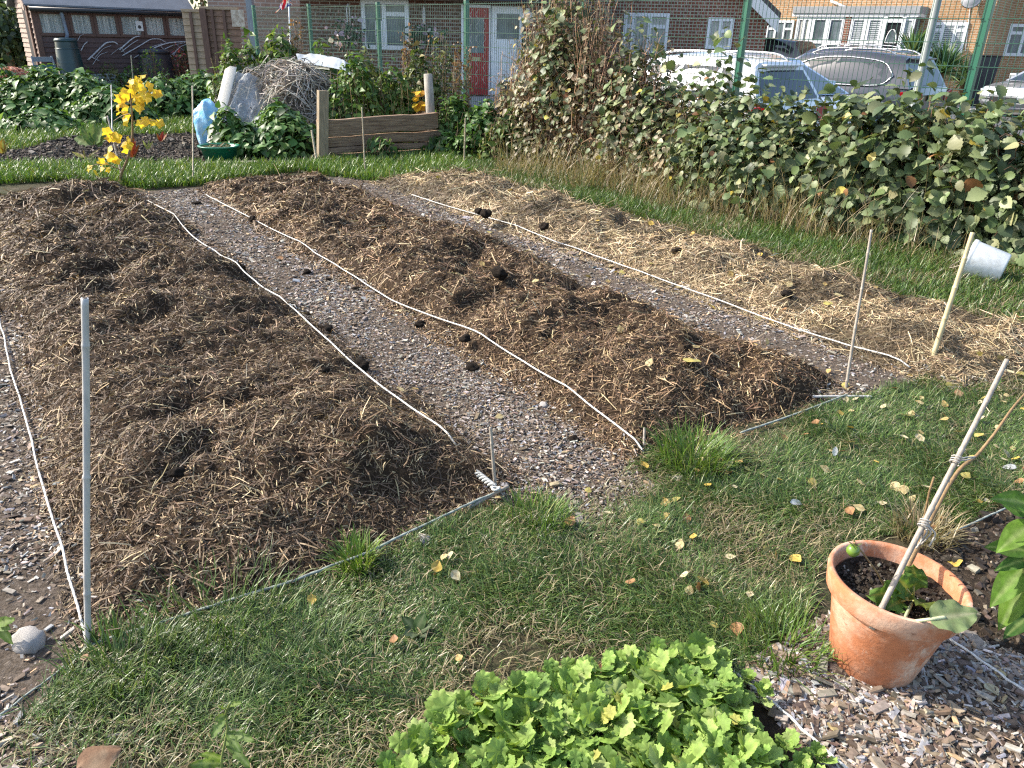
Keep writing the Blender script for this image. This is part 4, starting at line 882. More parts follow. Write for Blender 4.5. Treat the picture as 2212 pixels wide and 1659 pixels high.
# small terracotta pot behind the bowl
o = at(486, 322, 11.6); sp_ = MB().lathe([(0, .0), (.07, 0), (.1, .17), (.115, .17), (.115, .21), (.1, .21), (.09, .1)], 24, (o[0], o[1], .12)).build('plant_pot', M['terra'], loc=(o[0], o[1], .12), smooth=True, label='small terracotta pot half hidden behind the green bowl', cat='plant pot')
# dead stem heaps
STEMC = [((.34, .30, .25), 3), ((.46, .42, .36), 2.2), ((.22, .18, .14), 2), ((.55, .5, .43), .8)]
M['heap'] = soil_mat('heap_core', (.10, .085, .065), (.07, .055, .04), (.14, .12, .095), .8)
def heap(c, rx, ry, h, n, lab, seed, ln=.55, r=.0085):
    t = thing('compost_heap', lab, 'compost heap', c); c = np.array(c, float)
    a = np.linspace(0, 2*math.pi, 41)[None]; e = np.linspace(0, math.pi/2, 15)[:, None]
    lp = .85+.35*fbm(np.cos(a)*2*np.cos(e)+5, np.sin(a)*2*np.cos(e)+np.sin(e)*2, seed, 3)
    G = np.dstack([np.cos(a)*np.cos(e)*rx*lp, np.sin(a)*np.cos(e)*ry*lp, np.sin(e)*h*lp+0*a]) + c
    MB().grid(G).build('heap_core', M['heap'], t, smooth=True)
    th = rng.uniform(0, 6.28, n); el = np.arcsin(rng.random(n)); nr = np.column_stack([np.cos(th)*np.cos(el), np.sin(th)*np.cos(el), np.sin(el)])
    k = .85+.35*fbm(np.cos(th)*2*np.cos(el)+5, np.sin(th)*2*np.cos(el)+np.sin(el)*2, seed, 3)
    p = nr*np.array([rx, ry, h])*k[:, None]; tg = np.cross(nr, rng.normal(0, 1, (n, 3))); tg = unit(tg+np.array([0, 0, -.15])); L = ln*rng.uniform(.35, 1.3, n)
    s = np.linspace(-.5, .5, 7)[None, :, None]; bend = rng.normal(0, .22, (n, 1, 3))
    paths = c+p[:, None]*(1.0+rng.random((n, 1, 1))*.08)+tg[:, None]*L[:, None, None]*s+bend*(s*s*4-.3)*L[:, None, None]-nr[:, None]*(s*s)*L[:, None, None]*.9
    paths[..., 2] = np.maximum(paths[..., 2], .01)
    twigs('dead_stalk', paths, r*rng.uniform(.5, 1.2, n), palette(n, STEMC, .2), t)['kind'] = 'stuff'
    return t
hp = at(652, 300, 12.5); heap((hp[0], hp[1], 0), .72, .7, 1.1, 1300, 'tall heap of grey dead plant stalks left of the timber bay', 5)
hp2 = at(575, 240, 13.9); heap((hp2[0], hp2[1], 0), .85, .6, 1.0, 650, 'darker old compost heap beside the netting', 9, .5)
# black plastic edging on the heap and a weathered board behind
e = [at(600, 195, 12.1), at(605, 178, 12.15), at(625, 165, 12.2), at(652, 155, 12.3)]
pp_ = path(e, 6); MB().grid(np.array([pp_, pp_+np.array([.03, .0, -.14])]).transpose(1, 0, 2)).build('plastic_strip', plain('black_plastic', (.02, .02, .02), .4, .2, 8, bmp=.1), loc=e[0], label='curved black plastic strip lying on the heap of stalks', cat='plastic strip').modifiers.new('s', 'SOLIDIFY').thickness = .015
m = MB().grid(surf([[(640, 118, 13.6), (680, 116, 13.6), (730, 125, 13.4), (755, 138, 13.3)], [(648, 140, 13.2), (690, 142, 13.1), (735, 150, 12.9), (765, 165, 12.8)]], 16, 30, .04, 8)); m.build('plastic_sheet', plain('grey_sheet', (.42, .45, .47), .5, .3, 4, bmp=.4), loc=at(700, 150, 13), smooth=True, label='weathered grey sheet lying on top of the heap behind the stalks', cat='plastic sheet')
# nettle clumps round the heaps
for x, y, Y, rx, h, n, pal, lab in ((605, 330, 11.5, .5, .55, 700, NET, 'dark nettle clump on the slope of the stalk heap'), (545, 362, 11.0, .55, .34, 700, NET, 'low nettle clump in front of the netting'), (625, 362, 11.1, .62, .46, 900, NET, 'low nettle clump beside the stout stick'), (498, 330, 11.0, .33, .5, 380, NET, 'bushy nettle growing behind the green bowl'),
                                (590, 330, 10.95, .4, .22, 400, NETB, 'fresh pale nettle tips at the grass edge')):
    g = at(x, y, Y); clump('nettle_clump', (g[0], g[1], 0), rx, rx*.75, h*1.15, n, .11, pal, POINTED, M['leaf'], lab, 'nettles', stems=40, up=.9, rnd=.45)
for x, y0, y1, Y, rx, n, pal, lab, tpl, sz in (
        (500, 165, 95, 13.9, .5, 700, NETB, 'bright leafy shoots above the top of the netting', POINTED, .09), (610, 140, 75, 14.0, .85, 1600, NETB, 'bright green bushy weeds behind the stalk heap', POINTED, .10), (545, 150, 85, 14.1, .5, 700, NETB, 'green weeds between the netting and the wooden fence', POINTED, .10), (690, 150, 105, 13.7, .6, 800, NETB, 'weeds behind the grey sheet at the fence', POINTED, .09),
        (770, 235, 128, 12.1, .62, 1400, NETB, 'tall weeds in the left half of the timber bay', POINTED, .085), (850, 235, 150, 12.3, .6, 1200, NETB, 'leafy weeds in the middle of the timber bay', POINTED, .085), (905, 225, 110, 12.7, .5, 900, MIXD, 'seeding weeds in the right half of the timber bay', POINTED, .08), (955, 190, 90, 12.9, .42, 560, MIXD, 'tall thin brown weeds at the green fence post', NARROW, .10),
        (790, 190, 110, 13.3, .7, 700, MIXD, 'straggly weeds along the fence behind the bay', POINTED, .08),
        (985, 300, 210, 11.9, .5, 1000, NET, 'dark green weeds right of the timber bay', POINTED, .085), (1050, 310, 232, 11.5, .6, 1300, NET, 'dark shaded bush in front of the red door', POINTED, .08), (1110, 330, 238, 11.1, .5, 1000, MIXD, 'mixed weeds at the left foot of the brown thicket', POINTED, .08), (965, 335, 290, 11.5, .4, 500, NET, 'low nettles at the right end of the timber bay', POINTED, .09), (820, 345, 318, 10.85, .3, 160, NET, 'single nettle growing against the bay planks', POINTED, .08)):
    g = at(x, y0, Y); tp = at(x, y1, Y); clump('weed_clump', (g[0], g[1], 0), rx, rx*.7, max(.3, tp[2]*.93), n, sz, pal, tpl, M['leaf'], lab, 'weeds', stems=70, dome=.6, up=.5, rnd=.8, stemcol=((.2, .15, .08), 1))
# tall dry seed stalks above the weeds
for x, y, Y, top, lab in ((880, 150, 12.9, 60, 'tall brown dock stalk rising beside the window'), (1000, 170, 12.5, 95, 'thin dry stalks rising in front of the red door'), (640, 90, 14, 35, 'dark seed stalk leaning on the fence left of the flag')):
    b = at(x, 260, Y); b[2] = 0; n = 16; s = np.linspace(0, 1, 7)[None, :, None]; tp = np.array([at(x+rng.normal(0, 12), top+rng.uniform(0, 60), Y) for _ in range(n)])
    bs = b+np.column_stack([rng.normal(0, .15, (n, 2)), np.zeros(n)]); pth = bs[:, None]+(tp-bs)[:, None]*s
    t = thing('seed_stalk', lab, 'dry stalks', b); twigs('stem', pth, .005, palette(n, [((.2, .12, .07), 1), ((.3, .22, .14), 1)]), t)
    pos = pth[:, 3:].reshape(-1, 3).repeat(5, 0)+rng.normal(0, .03, (n*4*5, 3)); leaves('foliage', pos, rng.normal(0, 1, pos.shape), .035, [((.2, .11, .06), 2), ((.32, .2, .1), 1), ((.12, .14, .05), .7)], ROUND, M['leaf'], t)  # brown seed heads along the stalks, merged in this mesh
# --- timber bay
M['sleeper'] = None
def sleeper_mat():
    m, nt, b = new_mat('old_timber'); v = objvec(nt); vs = objvec(nt, (1.2, 1.2, 22)); w_ = noise(nt, 3.2, 6, .65, vs)
    c = mixcol(nt, ramp(nt, w_, .3, .7), (.12, .07, .042), (.33, .225, .14)); c = mixcol(nt, ramp(nt, noise(nt, 2.2, 4, .6, v), .55, .68), c, (.15, .07, .032))
    nt.links.new(c, b.inputs['Base Color']); b.inputs['Roughness'].default_value = .8; bump(nt, b, w_, .6, .02); return m
M['sleeper'] = sleeper_mat()
A = P(703, 348)[:2]; Bp = P(946, 334)[:2]; dirb = Bp-A; Lb = np.linalg.norm(dirb); dirb /= Lb; nb_ = np.array([dirb[1], -dirb[0]])
by = thing('timber_bay', 'compost bay of stacked weathered timber planks with two posts', 'compost bay', (A[0], A[1], 0))
ztop = [at(703, 262, A[1])[2], at(948, 238, Bp[1])[2]]; H_ = (ztop[0]+ztop[1])/2
hs = [0, .16, .33, .58, 1.0]
for i in range(4):
    z0 = H_*hs[i]+.011; z1 = H_*hs[i+1]-.011; tl = (ztop[1]-ztop[0])/2*.5*(i/3); o0 = [-.01, .03, -.0, .05][i]; o1 = [.05, .02, .06, -.02][i]
    p0 = A-dirb*(.02+o0); p1 = Bp+dirb*(.02+o1); G = []
    f0 = nb_*((.0, .03, .012, .035)[i]); mb = MB(); k = 14
    xs = np.linspace(0, 1, k); wob = (fbm(xs*5+i*9, xs*0, 3, 2)-.5)*.03
    front = np.array([[*(p0+(p1-p0)*x+f0), z0-tl+2*tl*x+wob[j]] for j, x in enumerate(xs)]+[[*(p0+(p1-p0)*x+f0), z1-tl+2*tl*x+wob[j]*.7] for j, x in list(enumerate(xs))[::-1]])
    mb.prism(front, (-nb_[0]*.09, -nb_[1]*.09, 0)); mb.build('plank', M['sleeper'], by, bevel=.008)
for s, (t0, t1, d, zt, wdt) in enumerate(((-.05, -.05, .02, at(716, 195, A[1]+.1)[2], .12), (Lb+.0, Lb-.06, -.16, at(930, 160, Bp[1]+.1)[2], .13))):
    b = A+dirb*t0+nb_*d; tpp = A+dirb*(t0+(.08 if s == 0 else -.06))+nb_*d
    mb = MB()
    if s: mb.tube([(*b, 0), (*tpp, zt)], [.07, .062], 14)
    else: mb.bar((*b, 0), (*tpp, zt), .13, .10, (*nb_, 0))
    mb.build('post', plain('grey_post' if s else 'brown_post', (.40, .36, .30) if s else (.33, .26, .17), .85, .4, 9, (5, 5, .8), bmp=.5), by, smooth=bool(s))
side = MB()
for k in range(3): side.bar((*(Bp-nb_*.1), .1+.19*k), (*(Bp-nb_*1.0+dirb*.05), .1+.19*k), .05, .16)
side.build('side_plank', M['sleeper'], by)
b2 = MB().bar((*(A-dirb*.15+nb_*.2), .035), (*(Bp-dirb*.35+nb_*.16), .03), .09, .06).build('loose_board', plain('grey_board', (.36, .33, .29), .85, .3, 10, (1, 8, 8)), loc=(*A, 0), bevel=.006, label='long grey board lying on the grass in front of the bay', cat='board')
c0_ = P(335, 364); c1_ = P(560, 357); MB().bar((*c0_[:2], .03), (*c1_[:2], .03), .12, .05).build('loose_board', plain('old_plank', (.33, .29, .24), .85, .3, 10), loc=c0_, bevel=.006, label='old plank lying along the front of the dark vine bed', cat='board')
w0 = None
if w0 is not None: MB().tube([w0, w0+np.array([.32, .12, .02])], .07, 12).build('log', plain('cut_log', (.36, .29, .2), .85, .35, 9), loc=w0, smooth=True, label='short cut log lying inside the left corner of the bay', cat='log')
g = at(905, 250, 12.4); leaves('yellow_leaf_spray', np.array([at(random.uniform(893, 918), random.uniform(195, 232), 12.1) for _ in range(16)]), np.tile([-.4, -.8, .4], (16, 1)), .11, [((.75, .48, .04), 2), ((.6, .3, .04), 1)], ROUND, M['yleaf'], loc=(g[0], g[1], .9), label='spray of orange yellow leaves beside the right post of the bay', cat='leaf spray')
# --- green mesh fence
FP0 = np.array([-4.25, 16.85]); FD = np.array([1.6925, -1.836]); FU = FD/np.linalg.norm(FD); FN = np.array([-FU[1], FU[0]])*-1   # FN points into the garden
if FN[1] > 0: FN = -FN
FH = 2.06
M['fgreen'] = plain('green_powder_coat', (.022, .135, .082), .35, .12, 6, bmp=0)
M['fwire'] = plain('green_wire', (.014, .075, .048), .5, .12, 6, bmp=0)
fe = thing('mesh_fence', 'tall green welded mesh fence on square posts behind the allotment', 'fence', (*FP0, 0))
for n in range(-1, 7):
    b = FP0+FD*n
    mb = MB(); mb.bar((*b, 0), (*b, FH+.05), .062, .062, (*FU, 0)); mb.bar((*b, FH+.05), (*b, FH+.06), .068, .068, (*FU, 0)); mb.build('fence_post', M['fgreen'], fe, bevel=.004)
for n in range(-1, 6):
    a = FP0+FD*n+FN*.04; mb = MB(); L = np.linalg.norm(FD)
    for k in range(11):
        z = .06+k*.2
        for o_ in (-.008, .008): mb.bar((*(a+FU*.02+FN*o_), z), (*(a+FU*(L-.02)+FN*o_), z), .0062, .0062)
    for k in range(50):
        c = a+FU*(.03+k*.05*(L-.06)/2.45); mb.bar((*c, .03), (*c, FH+.02), .0042, .0042, (*FU, 0))
    mb.build('mesh_panel', M['fwire'], fe)
# --- bramble bank and brown thicket on the fence
BRM = [((.09, .13, .05), 3), ((.13, .175, .07), 3), ((.18, .21, .10), 2.4), ((.25, .26, .13), 1.2), ((.055, .08, .035), 1.6), ((.4, .32, .06), .15), ((.25, .12, .05), .16)]
BRD = [((.20, .17, .10), 3), ((.27, .22, .135), 2.4), ((.14, .15, .07), 2.6), ((.1, .13, .055), 2), ((.34, .29, .18), 1.2), ((.45, .37, .07), .22)]
def bramble(s, rx, ry, h, n, size, pal, lab, off=.62, stems=150, name='bramble_bush', cat='bramble', tpl=SERRATE, stemc=((.16, .085, .05), 2), tri=True, low=.02, mat='glossleaf', arch=1.):
    b = FP0+FU*s+FN*off; t = thing(name, lab, cat, (*b, 0))
    th = rng.uniform(0, 6.28, n); e = np.arcsin(rng.uniform(low, 1, n)); lp = .62+.62*fbm(np.cos(th)*2.5+s*2, np.sin(th)*2.5+e*3, int(s*10)+3, 3); k = lp*np.where(rng.random(n) < .12, rng.uniform(1.0, 1.28, n), rng.uniform(.62, 1.05, n))
    nr = np.column_stack([np.cos(th)*np.cos(e), np.sin(th)*np.cos(e), np.sin(e)])
    loc = np.column_stack([nr[:, 0]*rx*k, nr[:, 1]*ry*k, nr[:, 2]*h*k])
    def world(q): return np.column_stack([b[0]+FU[0]*q[:, 0]+FN[0]*q[:, 1], b[1]+FU[1]*q[:, 0]+FN[1]*q[:, 1], q[:, 2]])
    p = world(loc); nw = world(nr)-np.array([b[0], b[1], 0])
    if tri:      # leaflets in threes
        m = n//3; p = np.vstack([p[:m]]*3); nw = np.vstack([nw[:m]]*3)+rng.normal(0, .25, (m*3, 3)); p = p+rng.normal(0, size*.5, p.shape)
    leaves('foliage', p, nw, size, pal, tpl, M[mat], t, .2, .55, .45, .45)
    s5 = np.linspace(0, 1, 8)[None, :, None]; th = rng.uniform(0, 6.28, stems); e = np.arcsin(rng.uniform(.1, 1, stems)); k = rng.uniform(.7, 1.12*arch, stems)
    tip = np.column_stack([np.cos(th)*np.cos(e)*rx*k, np.sin(th)*np.cos(e)*ry*k, np.sin(e)*h*k]); bs = np.column_stack([tip[:, 0]*.4+rng.normal(0, .15, stems), rng.normal(0, .15, stems), np.zeros(stems)])
    mid = (tip+bs)/2; mid[:, 2] = tip[:, 2]*1.0+.08
    pth = (1-s5)**2*world(bs)[:, None]+2*s5*(1-s5)*world(mid)[:, None]+s5**2*world(tip)[:, None]
    pth[:, 1:-1] += rng.normal(0, .02, pth[:, 1:-1].shape)
    twigs('stem', pth, rng.uniform(.0025, .006, stems), palette(stems, [stemc, ((.28, .17, .10), 1), ((.1, .07, .05), 1)], .25), t)
    return t
def s_at(px): # position along the fence seen at this photo column
    best = min(np.arange(-2, 18, .05), key=lambda s: abs((lambda q: CX+F*q[0]/(q[1]*math.cos(TH)))(FP0+FU*s)-px)); return best
for px, rx, ry, h, n, lab, off in ((1690, .75, .75, 1.06, 4200, 'leafy bramble bush in front of the white car', .75), (1820, .62, .78, .98, 3600, 'bramble bush in front of the number plate', .75), (1950, .55, .75, 1.18, 3400, 'bramble bush below the grey lamp post', .72), (2070, .50, .72, 1.18, 3000, 'bramble bush at the foot of the last green post', .7), (2210, .48, .7, 1.16, 2800, 'bramble bush cut by the right edge of the photo', .68), (2380, .5, .7, 1.1, 1500, 'bramble bush beyond the right edge beside the fence', .65)):
    bramble(s_at(px), rx, ry, h, n, .082 if px < 1900 else .092, BRM, lab, off)
for px, rx, ry, h, n, lab in ((1230, .70, .6, 2.25, 3300, 'tall brown twiggy honeysuckle covering the fence post'), (1330, .62, .6, 1.95, 2700, 'brown honeysuckle thicket in front of the brick house window'), (1440, .62, .65, 1.42, 2200, 'lower brown thicket left of the white car'), (1560, .6, .7, 1.0, 2200, 'brown and green thicket below the white car'), (1160, .5, .5, 1.25, 1600, 'thin brown bush right of the white house door')):
    bramble(s_at(px), rx, ry, h, n, .062, BRD, lab, .5, 520, 'honeysuckle_bush', 'thicket', OVATE, ((.32, .2, .125), 2), False, .0, arch=1.12)
for px, h, n, lab in ((1270, 2.3, 900, 'green honeysuckle shoots at the top of the brown thicket'), (1420, 1.75, 700, 'dark green bramble shoots in front of the brick house'), (1500, 1.15, 800, 'dark green leaves in front of the white car side'), (1600, 1.45, 500, 'grey green bramble shoots climbing the green post')):
    bramble(s_at(px), .5, .5, h, n, .085, BRM, lab, .55, 40, 'bramble_bush', 'bramble', SERRATE, tri=False, low=.35)
# dead grass under the brambles
for px, n, lab in ((1500, 1100, 'dry brown grass at the foot of the thicket'), (1680, 1300, 'tall straw coloured grass under the bramble bank'), (1850, 1300, 'tall dry grass under the brambles above the thin cane'), (1960, 900, 'dry grass stalks under the brambles near the bucket'), (1330, 900, 'brown grass at the left foot of the thicket'), (2080, 700, 'dry grass behind the white bucket')):
    b = FP0+FU*s_at(px)+FN*1.35; a = rng.uniform(0, 6.28, n); r = np.sqrt(rng.random(n)); n = int(n*.85); a = a[:n]; r = r[:n]*np.clip(.3+1.5*fbm(a*2, a*0, int(px), 2), 0, 1.2); xy = b+np.outer(np.cos(a)*r*.75, FU)+np.outer(np.sin(a)*r*.5-.12, FN)
    blades('dry_grass', xy, 0., .34*rng.lognormal(0, .4, n), .0055, [((.33, .26, .14), 3), ((.23, .175, .095), 3), ((.42, .34, .2), 1.2), ((.12, .15, .05), 1.4)], lean=.52, loc=(*b, 0), label=lab, cat='dry grass')
# ================================================================== shed, houses, road, cars
class Wall:
    """a vertical wall plane: s runs to the right along it, z up, d out of it; local x = s, local -y = d"""
    def __init__(s, p0, ang):
        s.p = np.array(p0, float); s.a = ang; s.d = np.array([math.cos(ang), math.sin(ang)]); s.n = np.array([math.sin(ang), -math.cos(ang)])
    def hit(s, px, py, d=0.):
        r = ray(px, py); p0 = s.p+s.n*d; t = (p0@s.n)/(r[:2]@s.n); q = r*t
        return float((q[:2]-s.p)@s.d), float(q[2]+EYE)
    def rect(s, x0, y0, x1, y1, d=0.):
        xm, ym = (x0+x1)/2, (y0+y1)/2
        return s.hit(x0, ym, d)[0], s.hit(x1, ym, d)[0], s.hit(xm, y1, d)[1], s.hit(xm, y0, d)[1]
def brick(name, a, b, mortar, sc=1.):
    m, nt, bs = new_mat(name); t = N(nt, 'ShaderNodeTexCoord'); sp = N(nt, 'ShaderNodeSeparateXYZ'); nt.links.new(t.outputs['Object'], sp.inputs[0])
    ad = N(nt, 'ShaderNodeMath', operation='ADD'); nt.links.new(sp.outputs[0], ad.inputs[0]); nt.links.new(sp.outputs[1], ad.inputs[1])
    cb = N(nt, 'ShaderNodeCombineXYZ'); nt.links.new(ad.outputs[0], cb.inputs[0]); nt.links.new(sp.outputs[2], cb.inputs[1])
    br = N(nt, 'ShaderNodeTexBrick'); nt.links.new(cb.outputs[0], br.inputs[0]); br.inputs['Scale'].default_value = 1/sc
    br.inputs['Brick Width'].default_value = .225; br.inputs['Row Height'].default_value = .075; br.inputs['Mortar Size'].default_value = .012; br.inputs['Bias'].default_value = -.1
    br.inputs['Color1'].default_value = (*a, 1); br.inputs['Color2'].default_value = (*b, 1); br.inputs['Mortar'].default_value = (*mortar, 1)
    v = objvec(nt); c = mixcol(nt, ramp(nt, noise(nt, 1.3, 5, .6, v), .3, .7), br.outputs[0], mixcol(nt, 1., br.outputs[0], (.78, .76, .74), 'MULTIPLY'))
    nt.links.new(c, bs.inputs['Base Color']); bs.inputs['Roughness'].default_value = .88; bs.inputs['Specular IOR Level'].default_value = .2
    bump(nt, bs, br.outputs['Fac'], -.5, .01); return m
M['redbrick'] = brick('dark_red_brick', (.19, .075, .05), (.12, .055, .042), (.36, .32, .28))
M['redbrick2'] = brick('red_brick', (.27, .10, .06), (.17, .07, .05), (.44, .38, .32))
M['yelbrick'] = brick('yellow_brown_brick', (.46, .26, .12), (.37, .19, .09), (.52, .42, .30))
M['palebrick'] = brick('pale_pink_brick', (.44, .29, .22), (.36, .24, .18), (.5, .44, .38), 1.3)
M['upvc'] = plain('white_upvc', (.78, .80, .82), .35, .06, 3, bmp=0)
def glass_mat(name, c, rough=.08):
    m, nt, b = new_mat(name); v = objvec(nt, (1, 1, .6)); nt.links.new(mixcol(nt, ramp(nt, noise(nt, 2.2, 4, .6, v), .35, .7), c, tuple(x*2.2 for x in c)), b.inputs['Base Color'])
    b.inputs['Roughness'].default_value = rough; b.inputs['Specular IOR Level'].default_value = .7; return m
M['glass'] = glass_mat('window_glass', (.09, .11, .12)); M['darkglass'] = glass_mat('car_glass', (.015, .02, .025), .04); M['palecurtain'] = plain('net_curtain', (.55, .54, .48), .8, .35, 14, (9, 9, .4), bmp=.3)
M['felt'] = plain('grey_roof_felt', (.16, .18, .21), .75, .2, 4, bmp=.15); M['tile'] = plain('dark_roof_tile', (.09, .075, .07), .8, .3, 8, bmp=.4); M['black'] = plain('black_plastic', (.02, .021, .023), .4, .2, 10, bmp=0)
M['slate'] = plain('roof_lead', (.33, .34, .35), .7, .2, 6); M['white'] = plain('white_paint', (.76, .76, .74), .5, .08, 5, bmp=.03)
def window(parent, x0, x1, z0, z1, d=.0, bars=(), tops=(), fr=.06, mat=None, pane='glass', blind=False, y=None):
    """bars: fractions of mullions; tops: list of (i, frac) transoms in light i; front at local y=-d"""
    mb = MB(); f0 = -d-.05; xs = [x0]+[x0+(x1-x0)*b for b in bars]+[x1]
    mb.bx(x0, x1, f0, -d+.01, z0, z0+fr); mb.bx(x0, x1, f0, -d+.01, z1-fr, z1)
    for x in xs: xx = min(max(x, x0+fr/2), x1-fr/2); mb.bx(xx-fr/2, xx+fr/2, f0+.003, -d+.01, z0+fr, z1-fr)
    for i, q in tops: zz = z0+(z1-z0)*q; mb.bx(xs[i]+fr/2, xs[i+1]-fr/2, f0+.006, -d+.01, zz-fr/2, zz+fr/2)
    w_ = mb.build('window', mat or M['upvc'], parent)
    MB().bx(x0+fr*.4, x1-fr*.4, -d-.018, -d-.004, z0+fr*.4, z1-fr*.4).build('pane', M[pane], w_)
    if blind:
        sl = MB(); k = int((z1-z0)/.06)
        for j in range(k): sl.bx(x0+fr, x1-fr, -d-.028, -d-.021, z0+fr+j*.06, z0+fr+j*.06+.036)
        sl.build('blind', plain('slatted_blind', (.5, .53, .54), .5, .15, 5, bmp=0) if 'bl' not in M else M['bl'], w_)
    return w_
# --- garden shed
SA = R(40); SP = at(88, 110, 21.)[:2]; sw = Wall(SP, SA); SL = sw.hit(413, 105)[0]
shed = thing('garden_shed', 'old dark brown clapboard garden shed with a row of curtained windows', 'shed', (*SP, 0), SA, local=True)
M['shedwood'] = plain('brown_clapboard', (.125, .075, .066), .75, .4, 6, (1.2, 1.2, 10), bmp=.4); M['shedtrim'] = plain('brown_trim', (.14, .075, .055), .7, .3, 8, (5, 5, .8)); M['shedpale'] = plain('sunlit_bleached_clapboard', (.42, .31, .25), .8, .5, 7, (3, 3, 9), bmp=.4)  # end boards paler: fading plus sunlight put into the colour
ze = sw.hit(250, 27)[1]+.17; zw = sw.hit(250, 80)[1]; SD = 2.1; zr = ze+.75
def clap(mb, x0, x1, z0, z1, yf, axis=0, h=.125):
    k = int(math.ceil((z1-z0)/h)); h = (z1-z0)/k
    for i in range(k):
        a, b = z0+i*h, z0+(i+1)*h
        if axis == 0: mb.prism([(x0, yf-.03, a), (x0, yf, a), (x0, yf, b), (x0, yf-.006, b)], (x1-x0, 0, 0))
        else: mb.prism([(yf-.035, x0, a), (yf-.006, x0, b), (yf, x0, b), (yf, x0, a)], (0, x1-x0, 0))
    return mb
clap(MB(), .0, SL, 0, zw-.02, 0).build('front_cladding', M['shedwood'], shed)
clap(MB(), 0, SD, 0, ze, 0, 1).build('end_cladding', M['shedpale'], shed)
MB().prism([(-.02, 0, ze), (-.02, SD, ze), (-.02, SD/2, zr)], (.04, 0, 0)).build('gable', M['shedpale'], shed)
MB().bx(.02, SL, .02, SD, 0, ze-.02).build('shed_wall', M['shedwood'], shed)
dm = MB().bx(-.075, -.037, .34, .52, 0, ze+.1).build('end_post', M['shedtrim'], shed); MB().bx(-.06, -.037, .58, .98, 0, ze+.15).build('door_gap_shade', plain('gap_shade', (.012, .010, .009), .9, .2, 5, bmp=0), shed)  # dark strip painting the shade of the half-open doorway
MB().bx(-.05, .08, -.05, .06, 0, ze-.02).build('corner_post', M['shedtrim'], shed); MB().bx(SL-.07, SL+.03, -.05, .06, 0, ze-.02).build('corner_post', M['shedtrim'], shed)
MB().prism([(-.18, -.2, ze-.09), (-.18, SD/2, zr), (-.18, SD/2, zr+.04), (-.18, -.2, ze-.05)], (SL+.34, 0, 0)).build('roof', M['felt'], shed)
MB().prism([(-.18, SD+.2, ze-.09), (-.18, SD/2+.002, zr), (-.18, SD/2+.002, zr+.04), (-.18, SD+.2, ze-.05)], (SL+.34, 0, 0)).build('roof', M['felt'], shed)
for yy, z_ in ((-.22, ze-.1), ): MB().prism([(-.21, -.22, ze-.2), (-.21, -.10, ze-.2), (-.21, SD/2, zr-.08), (-.21, SD/2, zr+.05), (-.21, -.22, ze-.06)], (.028, 0, 0)).build('barge_board', M['shedpale'], shed)
gt = MB().tube([(-.1, -.25, ze-.16), (SL+.1, -.25, ze-.16)], .055, 10).build('gutter', M['black'], shed, smooth=True)
xs = [sw.hit(x, 55)[0] for x in (92, 150, 203, 256, 308, 358, 412)]; xs[0] = .05; xs[-1] = SL-.04
for i in range(6):
    w_ = window(shed, xs[i]+.004, xs[i+1]-.004, zw, ze-.19, .0, (), (), .07, M['shedtrim'], 'palecurtain')
    cu = MB(); n = 26; zt, zb = ze-.26, zw+.07; a = xs[i]+.08; b = xs[i+1]-.08
    G = np.array([[(a+(b-a)*(j/n*(.98 if q else .9)+(.0 if q else .05)), -.026-.008*math.sin(j*2.6+i), z) for j in range(n+1)] for q, z in ((1, zt), (0, zb))]); cu.grid(G); cu.build('curtain', plain('grey_curtain', (.8, .8, .74), .8, .55, 7, (5, 5, .12), bmp=0, c2=(.30, .33, .31)), w_)
    MB().bx(a-.02, b+.02, -.046, -.043, zb-.02, zt+.02).build('glazing', M['sheenglass'] if 'sheenglass' in M else M.setdefault('sheenglass', (lambda m: (m[2].inputs['Alpha'].__setattr__('default_value', .10), m[2].inputs['Roughness'].__setattr__('default_value', .1), m[2].inputs['Base Color'].__setattr__('default_value', (.1, .12, .13, 1)), m[0])[3])(new_mat('pane_glass'))), w_)
xn = sw.hit(301, 63)[0]; MB().bx(xn-.09, xn+.09, -.055, -.049, zw+.16, zw+.40).build('notice', M['white'], shed); MB().lathe([(0, 0), (.045, 0)], 14, (xn, -.0575, zw+.26), np.array(Matrix.Rotation(R(90), 3, 'X'))).build('notice_mark', M['black'], shed)
dp = sw.hit(135, 60)[0]; MB().tube([(dp, -.2, ze-.16), (dp+.03, -.12, ze-.35), (dp+.06, -.1, zw+.02), (dp-.0, -.22, zw-.05), (dp-.02, -.4, zw-.08)], .045, 10).build('downpipe', plain('grey_pipe', (.2, .24, .29), .4, .15, 5, bmp=0), shed, smooth=True)
